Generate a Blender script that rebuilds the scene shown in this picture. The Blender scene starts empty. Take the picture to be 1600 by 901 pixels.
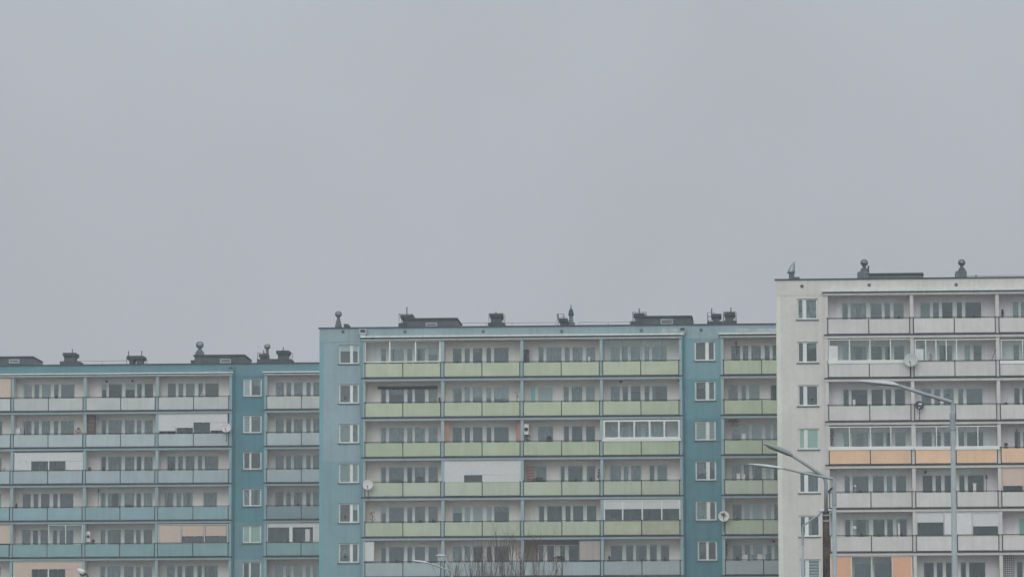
import bpy, bmesh, math, random
from mathutils import Vector, Matrix
random.seed(7)
C = bpy.context.scene
COL = C.collection
R = math.radians

# ------------------------------------------------------------------ camera, sky, sun, exposure
F_PX = 6560.0
TILT = math.atan(740 / F_PX)
ROLL = R(-0.18)
CAM_Z = 1.65
cam_data = bpy.data.cameras.new('camera')
cam = bpy.data.objects.new('camera', cam_data)
COL.objects.link(cam)
cam_data.sensor_width = 36
cam_data.lens = 36 * F_PX / 1600
cam_data.clip_start = 0.5
cam_data.clip_end = 6000
CAM_ROT = Matrix.Rotation(math.pi / 2 + TILT, 3, 'X') @ Matrix.Rotation(ROLL, 3, 'Z')
cam.matrix_world = Matrix.Translation((0, 0, CAM_Z)) @ CAM_ROT.to_4x4()
C.camera = cam

world = bpy.data.worlds.new("World")
C.world = world
world.use_nodes = True
nt = world.node_tree
bg = nt.nodes['Background']
sky = nt.nodes.new('ShaderNodeTexSky')
sky.sky_type = 'NISHITA'
sky.sun_disc = False
sky.sun_elevation = R(36)
sky.sun_rotation = R(194)
sky.dust_density = 6
sky.air_density = 1.5
# overcast: the clear sky almost wholly veiled by an even cloud layer, brighter towards the zenith
tc = nt.nodes.new('ShaderNodeTexCoord')
sep = nt.nodes.new('ShaderNodeSeparateXYZ')
nt.links.new(tc.outputs['Generated'], sep.inputs[0])
ramp = nt.nodes.new('ShaderNodeValToRGB')
ramp.color_ramp.elements[0].position = 0.0
ramp.color_ramp.elements[0].color = (0.440, 0.472, 0.512, 1)
ramp.color_ramp.elements[1].position = 1.0
ramp.color_ramp.elements[1].color = (0.62, 0.65, 0.70, 1)
e = ramp.color_ramp.elements.new(0.09); e.color = (0.448, 0.481, 0.519, 1)
e = ramp.color_ramp.elements.new(0.20); e.color = (0.482, 0.518, 0.556, 1)
e = ramp.color_ramp.elements.new(0.55); e.color = (0.56, 0.59, 0.64, 1)
nt.links.new(sep.outputs[2], ramp.inputs[0])
cl = nt.nodes.new('ShaderNodeTexNoise')
cl.inputs['Scale'].default_value = 6.0
cl.inputs['Detail'].default_value = 3
nt.links.new(tc.outputs['Generated'], cl.inputs['Vector'])
clr = nt.nodes.new('ShaderNodeMapRange')
clr.inputs['From Min'].default_value = 0.3; clr.inputs['From Max'].default_value = 0.7
clr.inputs['To Min'].default_value = 9.2; clr.inputs['To Max'].default_value = 10.6
nt.links.new(cl.outputs['Fac'], clr.inputs['Value'])
# the cloud layer is brighter on the side where the sun stands behind it
side = nt.nodes.new('ShaderNodeMapRange')
side.inputs['From Min'].default_value = 0.1; side.inputs['From Max'].default_value = -0.9
side.inputs['To Min'].default_value = 1.0; side.inputs['To Max'].default_value = 2.2
nt.links.new(sep.outputs[1], side.inputs['Value'])
sm = nt.nodes.new('ShaderNodeMath'); sm.operation = 'MULTIPLY'
nt.links.new(side.outputs[0], sm.inputs[0]); nt.links.new(clr.outputs[0], sm.inputs[1])
vm = nt.nodes.new('ShaderNodeVectorMath'); vm.operation = 'SCALE'
nt.links.new(ramp.outputs[0], vm.inputs[0]); nt.links.new(sm.outputs[0], vm.inputs['Scale'])
mx = nt.nodes.new('ShaderNodeMix'); mx.data_type = 'RGBA'
mx.inputs['Factor'].default_value = 0.97
nt.links.new(sky.outputs[0], mx.inputs['A']); nt.links.new(vm.outputs[0], mx.inputs['B'])
nt.links.new(mx.outputs['Result'], bg.inputs['Color'])
bg.inputs['Strength'].default_value = 0.1

sun_data = bpy.data.lights.new('sun', 'SUN')
sun_data.energy = 0.5
sun_data.angle = R(40)
sun_data.color = (1, 0.965, 0.92)
sun = bpy.data.objects.new('sun', sun_data)
COL.objects.link(sun)
sun.rotation_euler = (R(54), 0, R(-14))
C.view_settings.view_transform = 'Standard'
C.view_settings.look = 'None'
C.view_settings.exposure = 0
C.view_settings.gamma = 1
C.cycles.max_bounces = 6
C.cycles.diffuse_bounces = 3
C.cycles.glossy_bounces = 2
C.cycles.transparent_max_bounces = 12
C.cycles.transmission_bounces = 4
C.cycles.volume_bounces = 0
C.cycles.caustics_reflective = False

# ------------------------------------------------------------------ projection of measured points into real planes
def ray(px, py):
    return CAM_ROT @ Vector(((px - 800) / F_PX, (450.5 - py) / F_PX, -1))
def at(px, py, Y):
    r = ray(px, py)
    return Vector((0, 0, CAM_Z)) + r * (Y / r.y)

# ------------------------------------------------------------------ materials
def lin(c):
    c = c / 255.0
    return c / 12.92 if c <= 0.04045 else ((c + 0.055) / 1.055) ** 2.4
VEIL = (0.066, 0.061, 0.060)
K_OUT = (0.54, 0.57, 0.61)
def alb(rgb, k=1.0):
    return tuple(min(0.85, max(0.008, (lin(c) - v) / (q * k))) for c, v, q in zip(rgb, VEIL, K_OUT))
MATS = {}
def mat(name, col, rough=0.75, spec=0.25, mottle=0.10, scale=0.8, streak=0.0, rnd=0.0, metal=0.0, bump=0.0, fine=0.05, stain=None):
    if name in MATS: return MATS[name]
    m = bpy.data.materials.new(name); MATS[name] = m
    m.use_nodes = True
    n = m.node_tree; L = n.links
    p = n.nodes['Principled BSDF']
    p.inputs['Roughness'].default_value = rough
    p.inputs['Specular IOR Level'].default_value = spec
    p.inputs['Metallic'].default_value = metal
    t = n.nodes.new('ShaderNodeTexCoord')
    no = n.nodes.new('ShaderNodeTexNoise'); no.inputs['Scale'].default_value = scale; no.inputs['Detail'].default_value = 5
    L.new(t.outputs['Object'], no.inputs['Vector'])
    mr = n.nodes.new('ShaderNodeMapRange')
    mr.inputs['From Min'].default_value = 0.3; mr.inputs['From Max'].default_value = 0.7
    mr.inputs['To Min'].default_value = 1 - mottle; mr.inputs['To Max'].default_value = 1 + mottle * 0.6
    L.new(no.outputs['Fac'], mr.inputs['Value'])
    last = mr.outputs[0]
    def mul(sock, a):
        q = n.nodes.new('ShaderNodeMath'); q.operation = 'MULTIPLY'
        L.new(a, q.inputs[0]); L.new(sock, q.inputs[1]); return q.outputs[0]
    if fine:
        n2 = n.nodes.new('ShaderNodeTexNoise'); n2.inputs['Scale'].default_value = scale * 9; n2.inputs['Detail'].default_value = 4
        L.new(t.outputs['Object'], n2.inputs['Vector'])
        r2 = n.nodes.new('ShaderNodeMapRange'); r2.inputs['From Min'].default_value = 0.3; r2.inputs['From Max'].default_value = 0.7
        r2.inputs['To Min'].default_value = 1 - fine; r2.inputs['To Max'].default_value = 1 + fine
        L.new(n2.outputs['Fac'], r2.inputs['Value']); last = mul(r2.outputs[0], last)
    if streak:
        mp = n.nodes.new('ShaderNodeMapping'); mp.inputs['Scale'].default_value = (3.2, 3.2, 0.16)
        L.new(t.outputs['Object'], mp.inputs['Vector'])
        n3 = n.nodes.new('ShaderNodeTexNoise'); n3.inputs['Scale'].default_value = 1.6; n3.inputs['Detail'].default_value = 6
        L.new(mp.outputs[0], n3.inputs['Vector'])
        r3 = n.nodes.new('ShaderNodeMapRange'); r3.inputs['From Min'].default_value = 0.45; r3.inputs['From Max'].default_value = 0.72
        r3.inputs['To Min'].default_value = 1.0; r3.inputs['To Max'].default_value = 1 - streak
        L.new(n3.outputs['Fac'], r3.inputs['Value']); last = mul(r3.outputs[0], last)
    if rnd:
        oi = n.nodes.new('ShaderNodeObjectInfo')
        r4 = n.nodes.new('ShaderNodeMapRange'); r4.inputs['To Min'].default_value = 1 - rnd; r4.inputs['To Max'].default_value = 1 + rnd
        L.new(oi.outputs['Random'], r4.inputs['Value']); last = mul(r4.outputs[0], last)
    v = n.nodes.new('ShaderNodeVectorMath'); v.operation = 'SCALE'
    rgb = n.nodes.new('ShaderNodeRGB'); rgb.outputs[0].default_value = (*col, 1)
    src = rgb.outputs[0]
    if stain:
        n5 = n.nodes.new('ShaderNodeTexNoise'); n5.inputs['Scale'].default_value = 1.1; n5.inputs['Detail'].default_value = 7
        L.new(t.outputs['Object'], n5.inputs['Vector'])
        r5 = n.nodes.new('ShaderNodeMapRange'); r5.inputs['From Min'].default_value = 0.47; r5.inputs['From Max'].default_value = 0.68
        r5.inputs['To Max'].default_value = stain[1]
        L.new(n5.outputs['Fac'], r5.inputs['Value'])
        ms = n.nodes.new('ShaderNodeMix'); ms.data_type = 'RGBA'
        L.new(r5.outputs[0], ms.inputs['Factor']); L.new(src, ms.inputs['A']); ms.inputs['B'].default_value = (*stain[0], 1)
        src = ms.outputs['Result']
    L.new(src, v.inputs[0]); L.new(last, v.inputs['Scale'])
    L.new(v.outputs[0], p.inputs['Base Color'])
    if bump:
        b = n.nodes.new('ShaderNodeBump'); b.inputs['Strength'].default_value = bump; b.inputs['Distance'].default_value = 0.02
        n6 = n.nodes.new('ShaderNodeTexNoise'); n6.inputs['Scale'].default_value = scale * 14
        L.new(t.outputs['Object'], n6.inputs['Vector']); L.new(n6.outputs['Fac'], b.inputs['Height']); L.new(b.outputs[0], p.inputs['Normal'])
    return m

def paint(name, rgb, k=1.0, **kw):
    return mat(name, alb(rgb, k), **kw)

def glass_mat(name, tint, refl):
    if name in MATS: return MATS[name]
    m = bpy.data.materials.new(name); MATS[name] = m
    m.use_nodes = True; n = m.node_tree
    for x in list(n.nodes): n.nodes.remove(x)
    o = n.nodes.new('ShaderNodeOutputMaterial'); mixs = n.nodes.new('ShaderNodeMixShader')
    tr = n.nodes.new('ShaderNodeBsdfTransparent'); tr.inputs[0].default_value = (*tint, 1)
    gl = n.nodes.new('ShaderNodeBsdfGlossy'); gl.inputs['Roughness'].default_value = 0.06; gl.inputs['Color'].default_value = (0.72, 0.88, 0.86, 1)
    t = n.nodes.new('ShaderNodeTexCoord'); no = n.nodes.new('ShaderNodeTexNoise'); no.inputs['Scale'].default_value = 0.9
    n.links.new(t.outputs['Object'], no.inputs['Vector'])
    b = n.nodes.new('ShaderNodeBump'); b.inputs['Strength'].default_value = 0.15; b.inputs['Distance'].default_value = 0.02
    n.links.new(no.outputs['Fac'], b.inputs['Height']); n.links.new(b.outputs[0], gl.inputs['Normal'])
    oi = n.nodes.new('ShaderNodeObjectInfo')
    mr = n.nodes.new('ShaderNodeMapRange'); mr.inputs['To Min'].default_value = refl * 0.7; mr.inputs['To Max'].default_value = refl * 1.35
    n.links.new(oi.outputs['Random'], mr.inputs['Value'])
    n.links.new(mr.outputs[0], mixs.inputs[0]); n.links.new(tr.outputs[0], mixs.inputs[1]); n.links.new(gl.outputs[0], mixs.inputs[2])
    n.links.new(mixs.outputs[0], o.inputs[0])
    return m

def curtain_mat(name, col, sheer, lace=0.0):
    if name in MATS: return MATS[name]
    m = bpy.data.materials.new(name); MATS[name] = m
    m.use_nodes = True; n = m.node_tree
    for x in list(n.nodes): n.nodes.remove(x)
    o = n.nodes.new('ShaderNodeOutputMaterial'); a = n.nodes.new('ShaderNodeMixShader'); b = n.nodes.new('ShaderNodeMixShader')
    d = n.nodes.new('ShaderNodeBsdfDiffuse'); tl = n.nodes.new('ShaderNodeBsdfTranslucent'); tr = n.nodes.new('ShaderNodeBsdfTransparent')
    t = n.nodes.new('ShaderNodeTexCoord'); no = n.nodes.new('ShaderNodeTexNoise'); no.inputs['Scale'].default_value = 4.5; no.inputs['Detail'].default_value = 4
    mp = n.nodes.new('ShaderNodeMapping'); mp.inputs['Scale'].default_value = (1.6, 1, 0.5)
    n.links.new(t.outputs['Object'], mp.inputs[0]); n.links.new(mp.outputs[0], no.inputs['Vector'])
    mr = n.nodes.new('ShaderNodeMapRange'); mr.inputs['From Min'].default_value = 0.35; mr.inputs['From Max'].default_value = 0.65
    mr.inputs['To Min'].default_value = max(0, sheer - lace - 0.08); mr.inputs['To Max'].default_value = sheer + lace + 0.08
    n.links.new(no.outputs['Fac'], mr.inputs['Value'])
    d.inputs[0].default_value = (*col, 1); tl.inputs[0].default_value = (*col, 1)
    a.inputs[0].default_value = 0.25
    n.links.new(d.outputs[0], a.inputs[1]); n.links.new(tl.outputs[0], a.inputs[2])
    n.links.new(mr.outputs[0], b.inputs[0]); n.links.new(a.outputs[0], b.inputs[1]); n.links.new(tr.outputs[0], b.inputs[2])
    n.links.new(b.outputs[0], o.inputs[0])
    return m

GLASS = glass_mat('window_glass', (0.74, 0.86, 0.85), 0.10)
GLASS_SHADE = glass_mat('shade_tinted_glass', (0.35, 0.42, 0.42), 0.07)  # dark tint stands in for the unlit space behind the enclosure panes
GLASS_CLEAR = glass_mat('balcony_glass', (0.93, 0.96, 0.96), 0.045)
PVC = paint('white_pvc', (172, 179, 179), 0.86, rough=0.4, spec=0.4, mottle=0.05, rnd=0.05)
STEEL = mat('dark_steel', (0.022, 0.032, 0.035), 0.6, mottle=0.3, scale=3)
SILL = mat('metal_sill', (0.09, 0.12, 0.13), 0.6, mottle=0.2)
ROOFSTUFF = mat('roof_felt_grey', (0.055, 0.082, 0.085), 0.85, mottle=0.35, scale=1.4, streak=0.2)
ROOFDARK = mat('roof_felt_dark', (0.04, 0.062, 0.066), 0.85, mottle=0.3, scale=1.4)
GALV = mat('galvanised_metal', (0.28, 0.32, 0.31), 0.38, spec=0.5, metal=0.6, mottle=0.2, scale=4, rnd=0.1)
CONC = mat('grey_render', (0.15, 0.19, 0.19), 0.9, mottle=0.3, scale=2, streak=0.3)
INSIDE = mat('room_plaster', (0.42, 0.40, 0.36), 0.9, rnd=0.2)
FLASH = paint('light_flashing', (172, 180, 180), 0.9, rough=0.5, mottle=0.12, scale=2, streak=0.15)
CURT = [curtain_mat('net_curtain', (0.42, 0.43, 0.43), 0.35, 0.15), curtain_mat('lace_curtain', (0.36, 0.38, 0.38), 0.30, 0.28),
        curtain_mat('cream_curtain', (0.45, 0.43, 0.39), 0.12, 0.05), curtain_mat('grey_curtain', (0.16, 0.17, 0.18), 0.08, 0.05), curtain_mat('white_curtain', (0.62, 0.64, 0.63), 0.12, 0.06)]
BLIND = curtain_mat('roller_blind_white', (0.68, 0.69, 0.68), 0.0)
BLIND_W = paint('blind_white', (172, 176, 177), 0.95, mottle=0.04, rnd=0.03)
LEAF = mat('plant_green', (0.035, 0.055, 0.028), 0.8, rnd=0.3)

# ------------------------------------------------------------------ mesh builder
class MB:
    def __init__(s): s.v = []; s.f = []
    def quad(s, *p):
        i = len(s.v); s.v += [tuple(q) for q in p]; s.f.append(tuple(range(i, i + len(p))))
    def box(s, x0, x1, y0, y1, z0, z1):
        if x0 > x1: x0, x1 = x1, x0
        if y0 > y1: y0, y1 = y1, y0
        if z0 > z1: z0, z1 = z1, z0
        i = len(s.v)
        s.v += [(x0,y0,z0),(x1,y0,z0),(x1,y1,z0),(x0,y1,z0),(x0,y0,z1),(x1,y0,z1),(x1,y1,z1),(x0,y1,z1)]
        for f in ((0,3,2,1),(4,5,6,7),(0,1,5,4),(1,2,6,5),(2,3,7,6),(3,0,4,7)): s.f.append(tuple(i + k for k in f))
        return s
    def tube(s, pts, rad, n=8, caps=True):
        pts = [Vector(p) for p in pts]
        if not isinstance(rad, (list, tuple)): rad = [rad] * len(pts)
        rings = []; prev = None
        for k, p in enumerate(pts):
            if k == 0: d = pts[1] - p
            elif k == len(pts) - 1: d = p - pts[k-1]
            else: d = (pts[k+1] - p).normalized() + (p - pts[k-1]).normalized()
            d.normalize()
            if prev is None:
                a = d.orthogonal().normalized()
            else:
                a = (prev - d * prev.dot(d)); a = a.normalized() if a.length > 1e-6 else d.orthogonal().normalized()
            prev = a; b = d.cross(a)
            i = len(s.v)
            for j in range(n):
                t = 2 * math.pi * j / n
                s.v.append(tuple(p + (a * math.cos(t) + b * math.sin(t)) * rad[k]))
            rings.append(i)
        for q in range(len(rings) - 1):
            for j in range(n):
                s.f.append((rings[q] + j, rings[q] + (j+1) % n, rings[q+1] + (j+1) % n, rings[q+1] + j))
        if caps:
            s.f.append(tuple(rings[0] + j for j in reversed(range(n)))); s.f.append(tuple(rings[-1] + j for j in range(n)))
        return s
    def lathe(s, c, prof, n=16, axis=None):
        # prof: (radius, height) along +z from c, or along axis
        c = Vector(c); ax = Vector(axis or (0, 0, 1)).normalized(); a = ax.orthogonal().normalized(); b = ax.cross(a)
        rings = []
        for r, h in prof:
            i = len(s.v)
            for j in range(n):
                t = 2 * math.pi * j / n
                s.v.append(tuple(c + ax * h + (a * math.cos(t) + b * math.sin(t)) * r))
            rings.append(i)
        for q in range(len(rings) - 1):
            for j in range(n):
                s.f.append((rings[q] + j, rings[q] + (j+1) % n, rings[q+1] + (j+1) % n, rings[q+1] + j))
        s.f.append(tuple(rings[0] + j for j in reversed(range(n)))); s.f.append(tuple(rings[-1] + j for j in range(n)))
        return s
    def prism(s, poly, y0, y1):
        i = len(s.v); n = len(poly)
        s.v += [(x, y0, z) for x, z in poly] + [(x, y1, z) for x, z in poly]
        s.f.append(tuple(range(i, i + n))); s.f.append(tuple(i + n + k for k in reversed(range(n))))
        for k in range(n): s.f.append((i + k, i + n + k, i + n + (k+1) % n, i + (k+1) % n))
        return s
    def build(s, name, m, parent=None, smooth=False, bevel=0.0):
        me = bpy.data.meshes.new(name); me.from_pydata(s.v, [], s.f); me.validate()
        bm = bmesh.new(); bm.from_mesh(me); bmesh.ops.recalc_face_normals(bm, faces=bm.faces)
        bm.to_mesh(me); bm.free()
        if smooth:
            for p in me.polygons: p.use_smooth = True
        me.materials.append(m)
        o = bpy.data.objects.new(name, me); COL.objects.link(o)
        if parent: o.parent = parent
        if bevel:
            bv = o.modifiers.new('bevel', 'BEVEL'); bv.width = bevel; bv.segments = 1; bv.limit_method = 'ANGLE'
        return o
def bx(name, m, parent, *a, **kw):
    return MB().box(*a).build(name, m, parent, **kw)
def tag(o, label, cat, group=None):
    o['label'] = label; o['category'] = cat
    if group: o['group'] = group
    return o
def empty(name, loc, rz=0):
    o = bpy.data.objects.new(name, None); COL.objects.link(o); o.location = loc; o.rotation_euler = (0, 0, rz); o.empty_display_size = 0.5
    return o
def grid_wall(mb, u0, u1, z0, z1, d0, d1, ops):
    us = sorted({u0, u1, *[min(max(v, u0), u1) for o in ops for v in o[:2]]}); zs = sorted({z0, z1, *[min(max(v, z0), z1) for o in ops for v in o[2:]]})
    def solid(i, j):
        if i < 0 or j < 0 or i >= len(us) - 1 or j >= len(zs) - 1: return None
        cu = (us[i] + us[i+1]) / 2; cz = (zs[j] + zs[j+1]) / 2
        return not any(a < cu < b and c < cz < d for a, b, c, d in ops)
    for i in range(len(us) - 1):
        for j in range(len(zs) - 1):
            if not solid(i, j): continue
            a, b, c, d = us[i], us[i+1], zs[j], zs[j+1]
            mb.quad((a,d0,c),(b,d0,c),(b,d0,d),(a,d0,d)); mb.quad((a,d1,c),(a,d1,d),(b,d1,d),(b,d1,c))
            if not solid(i-1, j): mb.quad((a,d0,c),(a,d0,d),(a,d1,d),(a,d1,c))
            if not solid(i+1, j): mb.quad((b,d0,c),(b,d1,c),(b,d1,d),(b,d0,d))
            if not solid(i, j-1): mb.quad((a,d0,c),(a,d1,c),(b,d1,c),(b,d0,c))
            if not solid(i, j+1): mb.quad((a,d0,d),(b,d0,d),(b,d1,d),(a,d1,d))

# ------------------------------------------------------------------ buildings
ANG = R(-3.5)
WD = 1.3          # depth of the window wall behind the balcony front
SD = 0.12         # depth of the solid stair walls
class Building:
    def __init__(s, cx, D, left_px, y_ref):
        s.ux = Vector((math.cos(ANG), math.sin(ANG), 0)); s.uy = Vector((-math.sin(ANG), math.cos(ANG), 0))
        P = at(cx, y_ref, D); s.org = Vector((P.x, P.y, 0))
        s.root = None
        u = s.uz(left_px, y_ref)[0]
        s.org = s.org + s.ux * u
        s.root = empty('apartment_building', s.org, ANG)
    def uz(s, px, py, d=0.0):
        r = ray(px, py); o = Vector((0, 0, CAM_Z)) - (s.org + s.uy * d)
        t = -o.dot(s.uy) / r.dot(s.uy)
        p = Vector((0, 0, CAM_Z)) + r * t - s.org
        return p.dot(s.ux), p.z
    def u(s, px, py=700, d=0.0): return s.uz(px, py, d)[0]
    def z(s, px, py, d=0.0): return s.uz(px, py, d)[1]
    def W(s, u, d, z): return s.org + s.ux * u + s.uy * d + Vector((0, 0, z))

PAT = {
 'A': [(.60,1.20),(1.40,1.76),(1.97,2.62),(2.90,3.22),(3.42,4.42)],
 'B': [(1.06,1.39),(1.57,2.56),(2.83,3.53),(3.71,4.06),(4.29,4.92)],
 'C': [(1.08,1.40),(1.62,2.63),(2.87,3.20),(3.39,4.08),(4.33,4.95)],
}

def curtain(mb, a, b, z0, z1, d, amp=0.011):
    n = max(4, int((b - a) / 0.045)); ph = random.random() * 9
    for i in range(n):
        x0 = a + (b - a) * i / n; x1 = a + (b - a) * (i + 1) / n
        y0 = d + amp * math.sin(ph + i * 1.9) ; y1 = d + amp * math.sin(ph + (i + 1) * 1.9)
        mb.quad((x0,y0,z0),(x1,y1,z0),(x1,y1,z1),(x0,y0,z1))

def window(B, panes, z0, z1, d, style=None, mats=None, frame_mat=None, pad=0.07, transoms=(), fixed=None):
    """one window: white frame board with pane holes, glass and what hangs behind it"""
    a, b = panes[0][0] - pad, panes[-1][1] + pad
    fd = d + 0.07
    mb = MB()
    holes = [(p, q, z0 + 0.09, z1 - 0.075) for p, q in panes]
    grid_wall(mb, a, b, z0, z1, fd, fd + 0.07, holes)
    for p, q in panes:      # raised sashes
        grid_wall(mb, p - 0.045, q + 0.045, z0 + 0.045, z1 - 0.032, fd - 0.02, fd - 0.002, [(p, q, z0 + 0.09, z1 - 0.075)])
    w = mb.build('window', frame_mat or PVC, B.root)
    g = MB()
    for h in holes:
        tilt = random.uniform(-0.004, 0.004)
        g.quad((h[0], fd + 0.035 + tilt, h[2]), (h[1], fd + 0.035 - tilt, h[2]), (h[1], fd + 0.035 - tilt + tilt * 0.5, h[3]), (h[0], fd + 0.035 + tilt * 1.5, h[3]))
    g.build('pane', GLASS, w)
    cd = d + 0.24
    groups = {}
    flat = style or random.choices(['sheer', 'mix', 'bare'], [0.38, 0.36, 0.26])[0]
    base = random.choices([0, 1, 2, 3, 4], [4, 4, 1.6, 1.2, 1.4])[0] if flat != 'stair' else random.choice([0, 1, 3])
    for k, (p, q) in enumerate(panes):
        st = fixed[k] if fixed else None
        if st is None:
            if flat == 'sheer': st = random.choices(['full', 'half', 'none'], [8, 1, 1])[0]
            elif flat == 'mix': st = random.choices(['full', 'side', 'half', 'none', 'slat'], [3, 2, 2, 2.4, .8])[0]
            elif flat == 'stair': st = random.choices(['none', 'side', 'half', 'full', 'slat'], [5, 2, 2, 2, 1])[0]
            elif flat == 'bare': st = random.choices(['none', 'side', 'full'], [6, 2, 1])[0]
            else: st = flat
        x0, x1 = p - 0.02, q + 0.02
        if st == 'full': curtain(groups.setdefault(('c', base), MB()), x0, x1, z0, z1, cd)
        elif st == 'side':
            w_ = (x1 - x0) * random.uniform(.18, .38)
            curtain(groups.setdefault(('c', base), MB()), x0, x0 + w_, z0, z1, cd)
            if random.random() < .6: curtain(groups.setdefault(('c', base), MB()), x1 - w_, x1, z0, z1, cd)
        elif st == 'half':
            curtain(groups.setdefault(('c', base), MB()), x0, x1, z0 + (z1 - z0) * random.uniform(.35, .75), z1, cd)
        elif st == 'dark': curtain(groups.setdefault(('c', 3), MB()), x0, x1, z0, z1, cd)
        elif st == 'blind':
            groups.setdefault(('b', 0), MB()).box(x0, x1, cd - .13, cd - .12, z0, z1)
        elif st == 'blindhalf':
            groups.setdefault(('b', 0), MB()).box(x0, x1, cd - .13, cd - .12, z1 - (z1 - z0) * .34, z1)
        elif st in ('slat', 'slats'):
            zz = z0 + 0.05; step = 0.19 if st == 'slats' else 0.11
            while zz < z1:
                groups.setdefault(('b', 0), MB()).box(x0, x1, cd - .13, cd - .12, zz, zz + step * .55); zz += step
        elif st in ('teal', 'jade', 'green', 'darkroom'):
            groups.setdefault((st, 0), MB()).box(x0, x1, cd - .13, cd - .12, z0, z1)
        # things on the window sill inside
        if st in ('none', 'side', 'half') and random.random() < .25:
            pz = z0 + 0.09
            groups.setdefault(('l', 0), MB()).lathe(((p + q) / 2, cd - 0.05, pz + .1), [(0.02, 0), (.10, .12), (.12, .25), (.05, .42), (.01, .5)], 7)
    for (k, i), m in groups.items():
        if k == 'c': m.build('curtain', CURT[i], w)
        elif k == 'b': m.build('blind', BLIND, w)
        elif k == 'l': m.build('sill_plant', LEAF, w)
        elif k == 'teal': m.build('blind', paint('teal_blind', (90, 140, 145), .5), w)
        elif k == 'jade': m.build('blind', paint('jade_blind', (120, 148, 143), .7), w)
        elif k == 'green': m.build('blind', paint('mint_blind', (140, 151, 144), .72), w)
        elif k == 'darkroom': m.build('blind', mat('dark_room_sheet', (.05,.06,.065)), w)  # not a blind: dark sheet behind the glass, painted shade of an unlit room
    return w, (a, b, z0, z1)

def balcony(B, c0, c1, F, pm, split=True, rail=True, inset=(0.13, 0.17)):
    """steel balcony front between two cross walls: frame, handrail, two panels"""
    a, b = c0 + inset[0], c1 - inset[1]
    mid = (a + b) / 2
    f = MB()
    for x in (a - .03, mid, b + .03): f.box(x - .03, x + .03, -.055, -.015, F + .06, F + 1.06)
    f.box(a - .03, b + .03, -.05, -.02, F + .985, F + 1.015); f.box(a - .03, b + .03, -.05, -.02, F + .07, F + .10)
    o = f.build('balcony', STEEL, B.root)
    segs = [(a + .0, mid - .035), (mid + .035, b)] if split else [(a, b)]
    for p, q in segs:
        j = random.uniform(-.008, .008)
        bx('balcony_panel', pm, o, p, q, -.085, -.062, F + .105 + j, F + .995 + j)
    if rail:
        sag = random.uniform(-.012, .012)
        MB().tube([(c0 + .02, -.06, F + 1.08), (mid, -.06, F + 1.08 + sag), (c1 - .02, -.06, F + 1.08)], .024, 6).build('handrail', STEEL, o)
    return o

def enclosure(B, a, b, z0, z1, posts, fills, frame=None, d=0.02, fw=.05, ledge=False, glass=None, mount=True):
    """balcony enclosure at the balcony front. posts: u positions. fills: list of (u0,u1,z0,z1,material,name)"""
    m = MB()
    fm = frame or PVC
    m.box(a, b, d, d + .06, z1 - fw, z1); m.box(a, b, d, d + .06, z0, z0 + fw)
    for p in posts: m.box(p - fw / 2, p + fw / 2, d - .003, d + .063, z0 + .003, z1 - .003)
    o = m.build('balcony_enclosure', fm, B.root)
    if ledge: bx('ledge', PVC, o, a - .06, b + .06, -.13, .02, z0 - .17, z0 + .02)
    for i, (u0, u1, q0, q1, mm, nm) in enumerate(fills):
        if nm == 'pane':
            MB().quad((u0, d + .03, q0), (u1, d + .03, q0), (u1, d + .032, q1), (u0, d + .032, q1)).__class__
            g = MB(); g.quad((u0, d + .03, q0), (u1, d + .03, q0), (u1, d + .034, q1), (u0, d + .034, q1)); g.build('pane', mm, o)
        else: bx(nm, mm, o, u0, u1, d + .018, d + .045, q0, q1)
    return o

# ---- palettes
LW = lambda: None
pal = {}
def wallp(name, rgb, k=1.0, **kw):
    a = dict(rough=.9, mottle=.09, scale=.35, streak=.11, fine=.04, bump=.1); a.update(kw)
    return paint(name, rgb, k, **a)
def panelp(name, rgb, **kw):
    a = dict(rough=.55, spec=.35, mottle=.08, scale=.9, streak=.08, rnd=.05, fine=.03); a.update(kw)
    return paint(name, rgb, 1.0, **a)

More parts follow.
